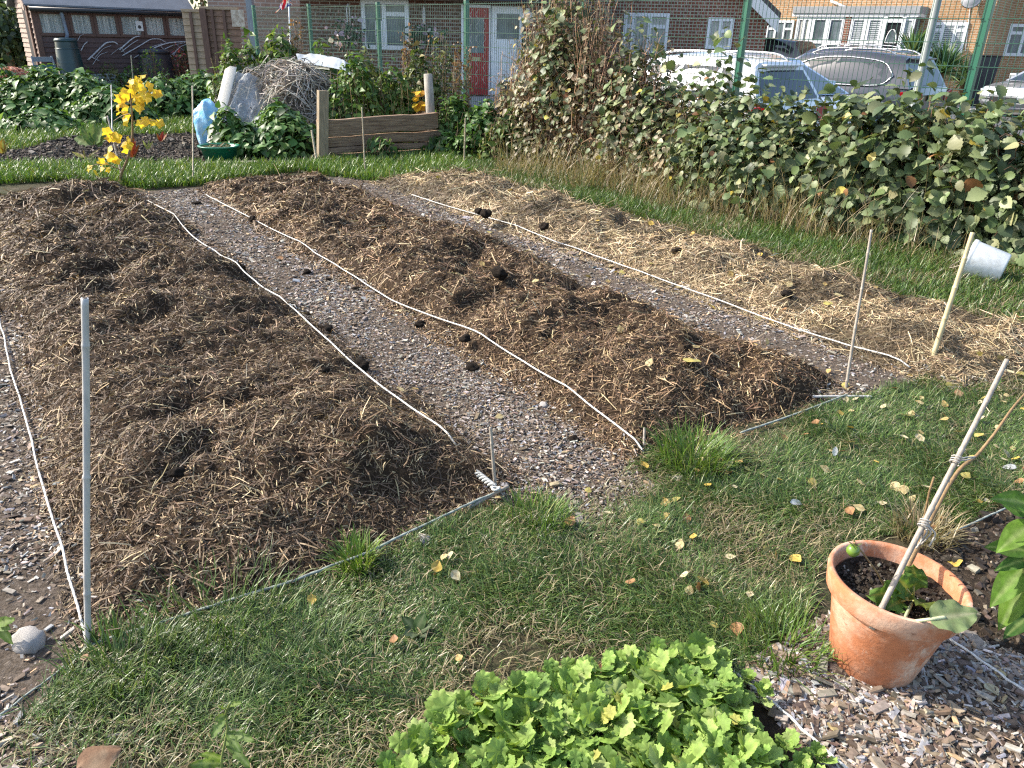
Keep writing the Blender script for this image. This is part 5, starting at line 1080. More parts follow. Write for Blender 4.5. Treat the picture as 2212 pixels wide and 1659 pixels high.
# pale dry stems of a climber stuck to the shed front
cs = thing('climbing_stem', 'pale dead climber stems clinging to the front of the shed', 'climber', (*SP, 0), SA, local=True); M['palestem'] = plain('silvery_stem', (.62, .62, .64), .7, .3, 20, bmp=.2)
for pts, r in (([(152, 118), (150, 98), (153, 88), (160, 86), (165, 88)], .018), ([(175, 110), (182, 95), (189, 90)], .014), ([(190, 130), (210, 110), (228, 92), (246, 90), (254, 96)], .022), ([(205, 125), (222, 105), (240, 98)], .008), ([(258, 108), (275, 92), (290, 80), (302, 78)], .02), ([(262, 112), (285, 94), (298, 86)], .012), ([(265, 120), (300, 100), (325, 84), (345, 84), (358, 92)], .016), ([(290, 125), (330, 100), (350, 94)], .01),
               ([(320, 112), (340, 100), (365, 92), (395, 90), (412, 92)], .022), ([(352, 108), (372, 98), (400, 92)], .012), ([(370, 120), (390, 100), (408, 94)], .012), ([(395, 135), (404, 120), (411, 112)], .014), ([(200, 140), (215, 118), (232, 112)], .008), ([(195, 122), (215, 132)], .012), ([(365, 140), (380, 110)], .01), ([(345, 98), (372, 125), (380, 130)], .008), ([(376, 92), (400, 112)], .009), ([(130, 108), (133, 100), (137, 92)], .018), ([(240, 118), (262, 100), (270, 118)], .006), ([(168, 88), (172, 78), (180, 74)], .006)):
    q = [sw.hit(x, y, .06) for x, y in pts]; pp_ = path([(s, -.06-.012*i, z) for i, (s, z) in enumerate(q)], 5); MB().tube(pp_, np.linspace(r, r*.6, len(pp_)), 6).build('stalk', M['palestem'], cs, smooth=True)
def swpt(px, py, d): s, z = sw.hit(px, py, d); q = sw.p+sw.d*s+sw.n*d; return np.array([q[0], q[1], z])
# tall green water butt, dark composter
M['buttgreen'] = plain('dark_green_plastic', (.014, .045, .05), .35, .2, 4, bmp=.05); M['bindark'] = plain('charcoal_plastic', (.022, .026, .036), .45, .2, 4, bmp=.05)
g = swpt(157, 165, .75); zt = swpt(150, 81, .75)[2]; wb = thing('water_butt', 'tall tapering dark green water butt beside the garden chair', 'water butt', (g[0], g[1], 0)); hB = zt
pr = [(0, 0), (.29, 0)]
for k, (r0, z) in enumerate(((.30, .05), (.315, .30), (.308, .33), (.30, .345), (.295, .6), (.288, .63), (.285, .645), (.27, .86), (.262, .885), (.262, .9), (.25, 1.0))): pr.append((r0, z*hB*.93))
MB().lathe(pr, 36, (g[0], g[1], 0)).build('barrel', M['buttgreen'], wb, smooth=True)
MB().lathe([(.258, hB*.925), (.268, hB*.93), (.268, hB*.955), (.24, hB*.985), (.1, hB), (0, hB)], 36, (g[0], g[1], 0)).build('lid', M['buttgreen'], wb, smooth=True)
for k in (.31, .6, .87): MB().lathe([(.31-.05*k*1.0, k*hB*.93-.012), (.326-.05*k, k*hB*.93), (.31-.05*k, k*hB*.93+.012)], 36, (g[0], g[1], 0)).build('hoop', M['buttgreen'], wb, smooth=True)
g = swpt(340, 160, .6); zt = swpt(338, 104, .6)[2]; cb_ = thing('composter', 'wide charcoal plastic compost bin in front of the right half of the shed', 'compost bin', (g[0], g[1], 0))
MB().lathe([(0, 0), (.52, 0), (.50, .1), (.40, zt*.8), (.375, zt*.88)], 40, (g[0], g[1], 0)).build('bin_wall', M['bindark'], cb_, smooth=True)
MB().lathe([(.36, zt*.87), (.40, zt*.88), (.405, zt*.93), (.36, zt*.975), (.15, zt*.985), (.14, zt), (0, zt*1.005)], 40, (g[0], g[1], 0)).build('lid', M['bindark'], cb_, smooth=True)
# folding chair with green slats
g = P(105, 192); g = swpt(104, 180, .75); g[2] = 0; M['chairgrey'] = plain('grey_wood', (.26, .29, .33), .7, .3, 10, (5, 5, .8)); M['chairgreen'] = plain('green_slat', (.045, .16, .15), .6, .25, 12, bmp=.1)
ch = thing('folding_chair', 'folding garden chair with green slats and weathered grey frame beside the shed', 'chair', g); top = swpt(100, 122, .85)[2]
def chp(x, y, z): return g+np.array([sw.d[0]*x+sw.n[0]*y, sw.d[1]*x+sw.n[1]*y, z])
for s in (-1, 1):
    MB().bar(chp(s*.26, .25, 0), chp(s*.22, -.12, top), .03, .05).build('back_rail', M['chairgrey'], ch); MB().bar(chp(s*.23, -.2, 0), chp(s*.23, .3, .46), .03, .045).build('leg', M['chairgrey'], ch)
MB().bar(chp(-.23, -.105, top-.07), chp(.23, -.105, top-.07), .03, .11).build('top_rail', M['chairgrey'], ch)
for k in range(8): z = top*.28+k*top*.068; MB().bar(chp(-.23, .25-.37*z/top+.02, z), chp(.23, .25-.37*z/top+.02, z), .02, .045).build('slat', M['chairgreen'], ch)
# odds and ends by the shed
def potlike(px, py, d, r, h, mat, lab, name='plant_pot', cat='plant pot', plant=None):
    g = swpt(px, py, d); t = thing(name, lab, cat, (g[0], g[1], max(0, g[2]))); z0 = max(0, g[2])
    MB().lathe([(0, 0), (r*.72, 0), (r*.95, h*.85), (r*1.06, h*.85), (r*1.06, h), (r*.93, h), (r*.9, h*.85), (0, h*.84)], 28, (g[0], g[1], z0)).build('pot_wall', mat, t, smooth=True)
    if plant: leaves('foliage', np.array([g[0], g[1], z0+h])+rng.normal(0, 1, (120, 3))*np.array([r*.6, r*.6, .05])+np.array([0, 0, .05]), np.tile([0, 0, 1.], (120, 1)), .07, plant, POINTED, M['leaf'], t)
potlike(66, 186, 1.0, .22, .32, M['bindark'], 'dark plastic plant pot left of the garden chair', plant=NET)
g = swpt(20, 185, 1.2); mb = MB().bx(-.6, .6, -.35, .35, -.05, 0); o = mb.build('low_table', plain('pale_board', (.42, .39, .36), .8, .25, 6), label='pale low board carrying the heap of red netting', cat='board'); o.location = (g[0], g[1], g[2]); o.rotation_euler = (0, 0, SA)
n = 420; th = rng.uniform(0, 6.28, n); el = rng.uniform(0, 1.4, n); s = np.linspace(-1, 1, 6)[None, :, None]; nr = np.column_stack([np.cos(th)*np.cos(el)*.55, np.sin(th)*np.cos(el)*.4, np.sin(el)*.42]); tg = unit(np.cross(nr, rng.normal(0, 1, (n, 3))))*.16
hz = swpt(28, 175, 1.2); tt_ = thing('netting_heap', 'tangled heap of orange red garden netting at the left edge', 'netting', (hz[0], hz[1], hz[2]-.1)); twigs('tangle', np.array([hz[0], hz[1], hz[2]-.1])+nr[:, None]+tg[:, None]*s-nr[:, None]*s*s*.25, .008, palette(n, [((.55, .22, .13), 3), ((.42, .2, .14), 2), ((.5, .36, .28), 1)], .2), tt_)
a, b, c, d_ = swpt(192, 192, .5), swpt(280, 185, .5), swpt(276, 158, .1), swpt(190, 160, .1)
MB().prism([a, b, c, d_], (sw.n[0]*.015, sw.n[1]*.015, .0)).build('leaning_sheet', plain('pale_green_sheet', (.30, .35, .32), .35, .3, 3, bmp=.1), loc=a, label='pale greenish sheet leaning against the shed between the two bins', cat='sheet')
g = swpt(385, 175, .5); o = MB().bx(-.55, .5, -.3, .3, 0, .42).build('storage_crate', plain('blue_plastic_crate', (.02, .035, .11), .45, .3, 6, (1, 1, 6)), label='dark blue plastic crate at the right end of the shed', cat='crate', bevel=.02); o.location = (g[0], g[1], 0); o.rotation_euler = (0, 0, SA)
potlike(428, 183, .5, .26, .3, M['buttgreen'], 'dark green tub at the right end of the shed', 'planter', 'planter')
for px, py, d, rx, h, n, pal, lab, sz in ((188, 175, .7, .3, .45, 260, NET, 'small bush right of the tall green bin', .07), (240, 175, .9, .5, .5, 420, MIXD, 'brown flowered low bush in front of the leaning sheet', .07), (330, 180, 1.2, .55, .85, 420, NETB, 'airy green bush in front of the dark compost bin', .06), (395, 165, .9, .4, 1.0, 180, [((.35, .06, .05), 2), ((.18, .12, .05), 2), ((.45, .1, .12), 1), ((.14, .18, .06), 1)], 'red leaved shrub in front of the right end of the shed', .075), (422, 150, .2, .55, 1.05, 800, [((.03, .065, .02), 3), ((.05, .1, .03), 2)], 'dark green shrub between the shed and the wooden fence', .09), (280, 178, 1.1, .6, .45, 420, NET, 'low weeds in front of the shed wall', .08)):
    g = swpt(px, py, d); clump('garden_shrub', (g[0], g[1], 0), rx, rx*.8, h+.15, n, sz, pal, POINTED, M['leaf'], lab, 'shrub', stems=45, up=.4, rnd=.9, stemcol=((.2, .12, .08), 1))
# --- greenery at the far left, an old hut
def tree(x, y, Y, r, h, n, pal, lab, sz=.22):
    g = at(x, y, Y); t = thing('garden_tree', lab, 'tree', (g[0], g[1], 0)); tr = path([(g[0], g[1], 0), (g[0]+.1, g[1], h*.3), (g[0]-.05, g[1]+.1, h*.75)], 5); MB().tube(tr, np.linspace(.14, .04, len(tr)), 8).build('trunk', M['brownstem'], t, smooth=True)
    k = 14; cc = np.column_stack([rng.normal(0, r*.5, k), rng.normal(0, r*.5, k), rng.uniform(h*.35, h*.95, k)]); i = rng.integers(0, k, n); nr = unit(rng.normal(0, 1, (n, 3))); p = np.array([g[0], g[1], 0])+cc[i]+nr*(rng.random((n, 1))**.4)*r*.5*np.array([1, 1, .8])
    leaves('crown', p, nr, sz, pal, OVATE, M['leaf'], t, .25, .6, .5); return t
TG = [((.06, .1, .04), 3), ((.1, .14, .06), 2), ((.04, .065, .03), 2)]
tree(5, 60, 31, 2.2, 5.0, 2600, TG, 'dark leafy tree behind the left end of the shed'); tree(35, 80, 27, 1.2, 3.4, 1600, [((.12, .17, .05), 2), ((.18, .22, .07), 1)], 'lighter green tree close to the shed end'); tree(15, 120, 25, 1.5, 2.0, 2200, TG, 'round green bush left of the shed', .16); tree(-40, 120, 26, 1.6, 2.4, 1500, TG, 'bush cut by the left edge of the photo', .18)
tree(430, -10, 34, 2.5, 7, 1500, TG, 'tree rising behind the shed roof'); tree(-60, 20, 36, 4, 7.5, 2600, TG, 'tall tree behind the left edge of the photo')
g = P(-5, 262); clump('nettle_clump', (g[0]-1.3, g[1]+1.6, 0), 1.2, .9, .9, 1200, .12, NET, POINTED, M['leaf'], 'nettle clump by the heap of red netting at the left edge', 'nettles', stems=50, up=.9, rnd=.45)
hw = Wall(at(-40, 100, 27)[:2], 0); hut = thing('far_hut', 'grey slatted hut far behind at the left edge', 'hut', (*hw.p, 0), 0, local=True); s1 = hw.hit(22, 100)[0]
clap(MB(), 0, s1, 0, 2.0, 0).build('hut_wall', plain('grey_clapboard', (.3, .31, .32), .8, .4, 5, (1, 1, 9)), hut); MB().bx(.02, s1, .01, 1.5, 0, 2.0).build('hut_core', M['slate'], hut); MB().prism([(-.1, -.15, 1.98), (-.1, 1.6, 2.3), (-.1, 1.6, 2.36), (-.1, -.15, 2.04)], (s1+.2, 0, 0)).build('hut_roof', M['felt'], hut); window(hut, s1-.9, s1-.25, 1.0, 1.6, .03)
# --- wooden garden fence between shed and house
fw = Wall(at(405, 100, 19.2)[:2], R(-4)); M['lapwood'] = plain('lap_fence_wood', (.26, .15, .10), .8, .4, 5, (1.5, 1.5, 9), bmp=.4); M['palewood'] = plain('pale_fence_wood', (.42, .31, .21), .8, .35, 5, (1.5, 1.5, 9), bmp=.4)
wf = thing('wooden_fence', 'brown lap panel garden fence between the shed and the brick house', 'fence', (*fw.p, 0), fw.a, local=True)
for x0, x1, y0, mt in ((400, 438, 26, 'palewood'), (441, 520, 21, 'lapwood')):
    a, b, _, z1 = fw.rect(x0, y0, x1, 120); mb = MB(); clap(mb, a, b, .05, z1, 0, 0, .14).build('fence_panel', M[mt], wf)
    rl = MB()
    for q in ((.5,) if x1 < 440 else (.3, .62)): rl.bx(a+(b-a)*q-.03, a+(b-a)*q+.03, -.06, -.031, .05, z1)
    rl.build('batten', M['shedtrim'], wf); MB().bx(a, b, -.055, .03, z1+.002, z1+.06).build('capping', M['palewood'], wf)
a, b, z0, z1 = fw.rect(503, 22, 530, 58); MB().bx(a, b, -.075, -.062, z0, z1).build('patch_board', plain('flaking_white_board', (.6, .54, .46), .8, .45, 12, bmp=.5, c2=(.3, .22, .16)), wf)
for px, y0 in ((439.5, 18), (537, -25)):
    s, z1 = fw.hit(px, y0); MB().bx(s-.07, s+.07, -.09, .05, 0, z1).build('post', M['chairgrey'] if px > 500 else M['shedtrim'], wf)
# --- brick houses
def house(name, lab, wl, s0, s1, h, depth, mat, roof=True, over=.35):
    t = thing(name, lab, 'house', (*wl.p, 0), wl.a, local=True); MB().bx(s0, s1, 0, depth, 0, h).build('wall', M[mat], t)
    if roof:
        MB().prism([(s0-.2, -over, h-.02), (s0-.2, depth/2, h+depth*.32), (s0-.2, depth/2, h+depth*.32+.12), (s0-.2, -over, h+.1)], (s1-s0+.4, 0, 0)).build('roof', M['tile'], t); MB().prism([(s0-.2, depth+over, h-.02), (s0-.2, depth/2+.01, h+depth*.32), (s0-.2, depth/2+.01, h+depth*.32+.12), (s0-.2, depth+over, h+.1)], (s1-s0+.4, 0, 0)).build('roof', M['tile'], t)
    return t
h1 = Wall(at(655, 100, 19.0)[:2], R(0)); s1 = h1.hit(1262, 60)[0]; ez = h1.hit(1120, 7)[1]
H1 = house('brick_house', 'dark red brick bungalow with a red door and a white door behind the mesh fence', h1, 0, s1, ez+.15, 7, 'redbrick', True, .45)
MB().bx(-.2, s1+.2, -.47, -.45, ez+.02, ez+.2).build('fascia', plain('dark_fascia', (.03, .035, .05), .5, .2, 5, bmp=0), H1); MB().bx(-.2, s1+.2, -.45, -.001, ez+.1, ez+.12).build('soffit', M['black'], H1)
MB().tube([(-.2, -.52, ez+.14), (s1+.2, -.52, ez+.14)], .055, 8).build('gutter', M['black'], H1, smooth=True)
a, b, z0, z1 = h1.rect(782, -3, 884, 107); window(H1, a, b, z0, min(z1, ez), .0, (.48,), ((1, .72),), .09)
a, b, z0, z1 = h1.rect(812, 45, 828, 100); MB().bx(a, b, -.06, -.056, z0, z1).build('roller_blind', M['white'], H1)
a, b, z0, z1 = h1.rect(1003, 17, 1056, 204); dr = MB().bx(a, b, -.035, .01, z0, z1).build('door', plain('red_door_paint', (.36, .03, .03), .35, .15, 6, bmp=0), H1)
q = h1.rect(1013, 38, 1046, 114); MB().bx(q[0], q[1], -.045, -.037, q[2], q[3]).build('door_glass', M['glass'], dr); q = h1.rect(1020, 125, 1038, 130); MB().bx(q[0], q[1], -.05, -.037, q[2]-.02, q[3]+.02).build('letter_plate', plain('brass', (.6, .5, .3), .3, .1, 5, metal=.8, bmp=0), dr)
MB().bx(a-.07, a-.003, -.06, .01, z0, z1+.06).bx(b+.003, b+.04, -.06, .01, z0, z1+.06).bx(a-.003, b+.003, -.06, .01, z1+.003, z1+.06).build('door_frame', M['upvc'], H1)
a2, b2, z0, z1 = h1.rect(1061, 14, 1127, 207); dw = MB().bx(a2, b2, -.05, .01, z0, z1).build('door', M['upvc'], H1, label='white door with glazed upper half')
q = h1.rect(1074, 30, 1121, 84); MB().bx(q[0], q[1], -.062, -.053, q[2], q[3]).build('door_glass', M['glass'], dw); q = h1.rect(1076, 92, 1120, 196); MB().bx(q[0], q[1], -.058, -.053, q[2], q[3]).build('door_panel', M['upvc'], dw)
MB().bx(a2-.02, b2+.1, -.55, -.02, 0, z0-.01).bx(a-.1, a2-.021, -.55, -.02, 0, z0-.02).build('doorstep', M['slate'], H1)
def h1pt(px, py, d): s, z = h1.hit(px, py, d); return np.array([h1.p[0]+s, h1.p[1]-d, z])
for px, py, lab in ((752, 72, 'hanging basket of pink flowers left of the white window'), (915, 76, 'hanging basket of pink flowers right of the white window')):
    c = h1pt(px, py, .3); t = thing('hanging_basket', lab, 'hanging basket', c); MB().lathe([(0, -.2), (.13, -.16), (.2, -.02), (.2, 0), (.17, -.01)], 20, c).build('basket', plain('coir', (.06, .05, .03), .9, .3, 20), t, smooth=True)
    pos = c+rng.normal(0, 1, (230, 3))*np.array([.18, .15, .13]); leaves('foliage', pos, rng.normal(0, 1, pos.shape), .085, [((.04, .1, .05), 3), ((.6, .42, .5), 1.5), ((.7, .62, .66), .7)], ROUND, M['leaf'], t)  # pink flowers and green leaves share this mesh
    bk_ = c+np.array([0, .29, .55]); MB().tube(path([bk_-np.array([0, 0, .35]), bk_, bk_+np.array([.0, -.15, .06]), c+np.array([0, 0, .5]), c], 4), .012, 6).build('bracket', M['white'], t, smooth=True)
c = h1pt(1140, 36, .45); ln_ = thing('paper_lantern', 'small white paper lantern hanging by the white door', 'lantern', c-np.array([0, 0, .15])); MB().lathe([(.05, -.16)]+[(.13*math.sin(math.pi*(k+.8)/10.6)+.012*(k % 2), -.15+.03*k) for k in range(10)]+[(.05, .16)], 20, c).build('lantern_shade', plain('paper', (.68, .66, .58), .7, .1, 10), ln_, smooth=True); MB().tube([c+np.array([0, 0, .15]), c+np.array([0, 0, .4])], .006, 5).build('hanger', M['black'], ln_)
a, b, z0, z1 = h1.rect(1080, 177, 1121, 206, .7); wbn = thing('storage_bin', 'dark green box bin standing in front of the white door', 'bin', (h1.p[0]+a, h1.p[1]-.7, 0)); MB().bx(h1.p[0]+a, h1.p[0]+b, h1.p[1]-.75, h1.p[1]-.35, 0, z1-.07).build('bin_body', M['bindark'], wbn, bevel=.02); MB().bx(h1.p[0]+a-.02, h1.p[0]+b+.02, h1.p[1]-.78, h1.p[1]-.33, z1-.065, z1).build('lid', M['buttgreen'], wbn, bevel=.015)
c = h1pt(1172, 150, .3); t = thing('wall_climber', 'leafy climber with pale flowers on the wall right of the white door', 'climber', (c[0], c[1], 0)); pos = np.array([h1pt(random.uniform(1132, 1225), random.uniform(82, 165), random.uniform(.1, .45)) for _ in range(900)]); leaves('foliage', pos, np.tile([-.2, -1, .3], (900, 1)), .10, [((.03, .07, .045), 4), ((.06, .11, .06), 2), ((.5, .52, .55), .8)], OVATE, M['leaf'], t); twigs('stem', np.array([[(c[0]+x*.3, c[1]+.1, 0), (c[0]+x, c[1]+.1, .8), (c[0]+x*1.2, c[1]+.05, 1.6)] for x in (-.5, -.1, .3, .6)]), .012, palette(4, [((.1, .07, .05), 1)]), t)
# spiral wind spinners hanging before the doors
M['spin'] = plain('silver_spiral', (.6, .55, .5), .3, .2, 10, metal=.6, bmp=0)
for px in (1018, 1031, 1047, 1071):
    c = h1pt(px, 20, .5); z = np.linspace(0, 1.55 if px < 1050 else .9, 60); ph = px
    MB().tube(c+np.column_stack([.028*np.cos(z*26+ph), .028*np.sin(z*26+ph), -z]), .0045, 5).build('wind_spinner', M['spin'], loc=c, smooth=True, label='thin twisted spiral hanging in front of the house doors', cat='wind spinner', group='spirals hanging by the doors')
# union flag on a pole
fp = at(610, 10, 16.6); M['flag'] = colmat('flag_cloth', .7, .3, .2)
def union(u, v):
    x = (u-.5)*2; y = (v-.5); d1 = abs(y-x*.5)/1.118; d2 = abs(y+x*.5)/1.118
    if abs(x) < .1 or abs(y) < .1: return (.55, .02, .04)
    if abs(x) < .167 or abs(y) < .167: return (.75, .75, .76)
    if d1 < .033 or d2 < .033: return (.55, .02, .04)
    if d1 < .1 or d2 < .1: return (.75, .75, .76)
    return (.02, .04, .22)
fl = thing('flag_pole', 'union flag drooping from a thin pole above the mesh fence', 'flag', (fp[0], fp[1], 0)); ptop = at(622, -60, 16.6); pbot = at(618, 100, 16.6)
MB().tube([(pbot[0], pbot[1], 0), (ptop[0], ptop[1], ptop[2])], .014, 8).build('pole', M['white'], fl, smooth=True)
G = []; C = []; nu, nv = 40, 30; o0 = at(619, -40, 16.55); o1 = at(617, -8, 16.55); e0 = at(632, 10, 16.55); e1 = at(594, 28, 16.6)
for i in range(nu):
    for j in range(nv):
        u, v = i/(nu-1), j/(nv-1); q = (o0*(1-v)+o1*v)*(1-u)+(e0*(1-v)+e1*v)*u; q = q+np.array([.01, .05, .015])*math.sin(u*7+v*9)*u; G.append(q); C.append(union(u, v))
MB().add(G, [(i*nv+j, i*nv+j+1, (i+1)*nv+j+1, (i+1)*nv+j) for i in range(nu-1) for j in range(nv-1)], C).build('flag_cloth', M['flag'], fl, usecol=True, smooth=True)
# pale brick building left of the bungalow
pw = Wall(at(455, 60, 24)[:2], R(6)); s1 = pw.hit(662, 20)[0]; house('pale_house', 'pale pink brick house wall above the wooden fence', pw, 0, s1, 5.2, 6, 'palebrick')
# red brick gable house
h2 = Wall(at(1200, 60, 22.5)[:2], R(-14)); s1 = h2.hit(1657, 60)[0]; H2 = thing('gable_house', 'red brick gabled house with two white windows behind the brown thicket', 'house', (*h2.p, 0), h2.a, local=True)
sE, zE = h2.hit(1684, 42); sA, zA = h2.hit(1634, -8); sl_ = (zA-zE)/(sA-sE); mid = s1*.42; zT = zE+sl_*(mid-sE); zW = zE+sl_*(s1-sE)
MB().prism([(0, 0, 0), (s1, 0, 0), (s1, 0, zW-.05), (mid, 0, zT-.05), (0, 0, zT-.05+sl_*(-1)*(0-mid)*-1 if False else zW-.05)], (0, 8, 0)).build('wall', M['redbrick2'], H2)
MB().prism([(sE, -.3, zE-.02), (mid, -.3, zT-.02), (mid, -.3, zT+.14), (sE, -.3, zE+.14)], (0, 8.5, 0)).build('roof', M['tile'], H2); MB().prism([(-.3+.0, -.3, zW-.35), (mid-.004, -.3, zT-.02), (mid-.004, -.3, zT+.14), (-.3, -.3, zW-.2)], (0, 8.5, 0)).build('roof', M['tile'], H2)
MB().prism([(sE-.02, -.34, zE-.30), (sE-.02, -.34, zE+.02), (mid, -.34, zT+.02), (mid, -.34, zT-.30)], (0, .035, 0)).build('barge_board', M['white'], H2)
a, b, z0, z1 = h2.rect(1346, 28, 1443, 118); window(H2, a, b, z0, z1, 0, (.22, .58), ((2, .68), (0, .68)), .085, pane='palecurtain'); a, b, z0, z1 = h2.rect(1527, 38, 1583, 106); window(H2, a, b, z0, z1, 0, (.5,), ((1, .58),), .085, pane='palecurtain')
# yellow brick house
h3 = Wall(at(2129, 100, 27.5)[:2], R(180-46)); h3 = Wall(at(2129, 100, 27.5)[:2]-np.array([math.cos(R(-40)), math.sin(R(-40))])*14, R(-40)); sC = h3.hit(2129, 100)[0]; sL = h3.hit(1560, 60)[0]
H3 = house('yellow_house', 'yellow brown brick house with a white glazed porch and palms in front', h3, sL, sC, 5.6, 8, 'yelbrick')
PD = 1.0
x0, _ = h3.hit(1712, 30, PD); x1, _ = h3.hit(1985, 30, PD); _, _, zf, zt = h3.rect(1712, 30, 1985, 36, PD); zb = h3.hit(1850, 29, PD)[1]
MB().bx(x0, x1, -PD-.02, -.01, zf, zb).build('porch_fascia', M['white'], H3); MB().bx(x0+.02, x1+.02, -PD-.06, -.01, zb+.003, zb+.22).build('porch_roof', M['slate'], H3)
MB().bx(x0+.15, x1-.15, -PD+.1, -.02, 0, zf-.002).build('porch_core', M['glass'], H3)
for xa, xb, bars, tops, bl, pn in ((1719, 1750, (.5,), (), False, 'palecurtain'), (1752, 1786, (), ((0, .66),), False, 'glass'), (1786.6, 1822, (), ((0, .66),), False, 'glass'), (1836, 1870, (), ((0, .68),), True, 'glass'), (1870.6, 1906, (), ((0, .68),), True, 'glass'), (1946, 1974, (), ((0, .7),), True, 'glass')):
    a = h3.hit(xa, 60, PD)[0]; b = h3.hit(xb, 60, PD)[0]; window(H3, a, b, .15, zf-.01, PD-.06, bars, tops, .10, pane=pn, blind=bl)
a = h3.hit(1824, 60, PD)[0]; b = h3.hit(1834.5, 60, PD)[0]; MB().bx(a, b, -PD, -PD+.1, 0, zf-.004).build('porch_pier', M['redbrick2'], H3)
a, b, z0, z1 = h3.rect(1910, 49, 1942, 104, PD); db = MB().bx(a, b, -PD+.02, -PD+.08, .1, z1).build('door', plain('black_door', (.02, .02, .022), .3, .2, 5, bmp=0), H3); MB().bx(a-.12, a-.004, -PD-.02, -PD+.09, .1, z1+.25).bx(b+.004, b+.12, -PD-.02, -PD+.09, .1, z1+.25).bx(a-.004, b+.004, -PD-.02, -PD+.09, z1+.004, z1+.14).build('door_frame', M['upvc'], H3)
k = 10; cx_ = (a+b)/2; zc = z1-.62; fan = [(cx_+.36*(b-a)*math.cos(t), -PD+.012, zc+.42*math.sin(t)) for t in np.linspace(0, math.pi, k)]; MB().prism(fan, (0, .006, 0)).build('fanlight', M['glass'], db); MB().tube(path(fan, 2), .018, 6).bar(fan[0], fan[-1], .02, .02).build('fanlight_trim', M['white'], db); MB().lathe([(0, 0), (.045, 0), (.04, .02), (0, .03)], 12, (cx_, -PD+.0, zc-.1), np.array(Matrix.Rotation(R(90), 3, 'X'))).build('knocker', plain('silver', (.6, .6, .6), .3, .1, 5, metal=.9, bmp=0), db)
a, b, z0, z1 = h3.rect(1656, 44, 1714, 92); window(H3, a, b, z0, z1, 0, (.33, .66), ((0, .62), (2, .62)), .08)
a, b, z0, z1 = h3.rect(2011, 48, 2087, 113); window(H3, a, b, z0, z1, 0, (.3, .66), ((0, .74), (2, .74)), .1, blind=True)
c = h3.hit(2100, -3, .25); RBx = np.array(Matrix.Rotation(R(70), 3, 'X')); MB().lathe([(0, .09), (.12, .08), (.22, .04), (.3, -.02), (.31, -.02), (.22, .02), (0, .07)][::-1], 24, (c[0], -.3, c[1]), RBx).build('satellite_dish', plain('grey_dish', (.25, .26, .28), .5, .1, 4, bmp=0), H3, smooth=True); MB().tube([(c[0], -.02, c[1]-.1), (c[0], -.25, c[1])], .02, 6).build('dish_bracket', M['black'], H3)
e0, e1 = h3.hit(1795, 2, .05), h3.hit(1838, 20, .05); MB().tube([(e0[0], -.06, e0[1]), (e1[0], -.06, e1[1])], .04, 8).build('waste_pipe', M['white'], H3, smooth=True); e0, e1 = h3.hit(2096, 12, .02), h3.hit(2085, 112, .02); MB().tube([(e0[0], -.02, e0[1]), (e1[0], -.02, e1[1])], .012, 5).build('cable', M['white'], H3)
h4p = h3.p+h3.d*(sC-.01)-h3.n*3.2; h4 = Wall(h4p, R(-20)); s1 = h4.hit(2420, 60)[0]; H4 = house('brown_house', 'shaded brown brick house wing with a white window at the right edge', h4, 0, s1, 5.4, 7, 'yelbrick'); a, b, z0, z1 = h4.rect(2174, 52, 2262, 122); window(H4, a, b, z0, z1, 0, (.38,), ((0, .72), (1, .72)), .1)
# --- street
def offp(s, d): q = FP0+FU*s-FN*d; return (q[0], q[1])
M['asphalt'] = plain('asphalt', (.10, .10, .105), .9, .25, 30, bmp=.3); M['slabs'] = plain('pale_paving', (.30, .28, .27), .9, .2, 6, bmp=.2)
sheet('road', [offp(-8, .9), offp(26, .9), offp(26, 30), offp(-8, 7)], .004, M['asphalt'], label='grey asphalt parking area and road beyond the mesh fence', category='road')
def onz(px, py, z=0.): q = P(px, py, z); return (q[0], q[1])
sheet('pavement', [onz(1900, 222), onz(2020, 208), (P(2140, 200)[0], P(2140, 200)[1]), onz(2400, 196), onz(2400, 235), onz(1900, 240)], .008, M['slabs'], label='pale paved path past the front lawn of the yellow house', category='pavement')
LW = np.array([onz(1985, 200), onz(2050, 206), onz(2110, 203), onz(2160, 190), onz(2230, 187), onz(2300, 172), onz(2120, 166), onz(2010, 168)]); sheet('lawn', LW, .012, M['ground'], label='front lawn ground of the yellow house', category='lawn')
blades('lawn_grass', sample(LW, 12000), .012, .07, .03, [((.12, .24, .05), 2), ((.17, .3, .07), 1)], lean=.8, kind='stuff', label='bright mown front lawn of the yellow house', category='grass')
lp = at(1982, 190, 10.2); lpt = thing('lamp_post', 'grey galvanised lamp post column beyond the mesh fence', 'lamp post', (lp[0], lp[1], 0)); M['galv'] = plain('galvanised_steel', (.21, .235, .22), .5, .2, 8, metal=.1, bmp=.05)
MB().lathe([(.095, 0), (.095, .7), (.048, .75), (.044, 5.2)], 20, (lp[0], lp[1], 0)).build('column', M['galv'], lpt, smooth=True); MB().bar((lp[0], lp[1], 5.2), (lp[0]+.9, lp[1]+.9, 5.35), .14, .08).build('lamp_head', M['galv'], lpt)
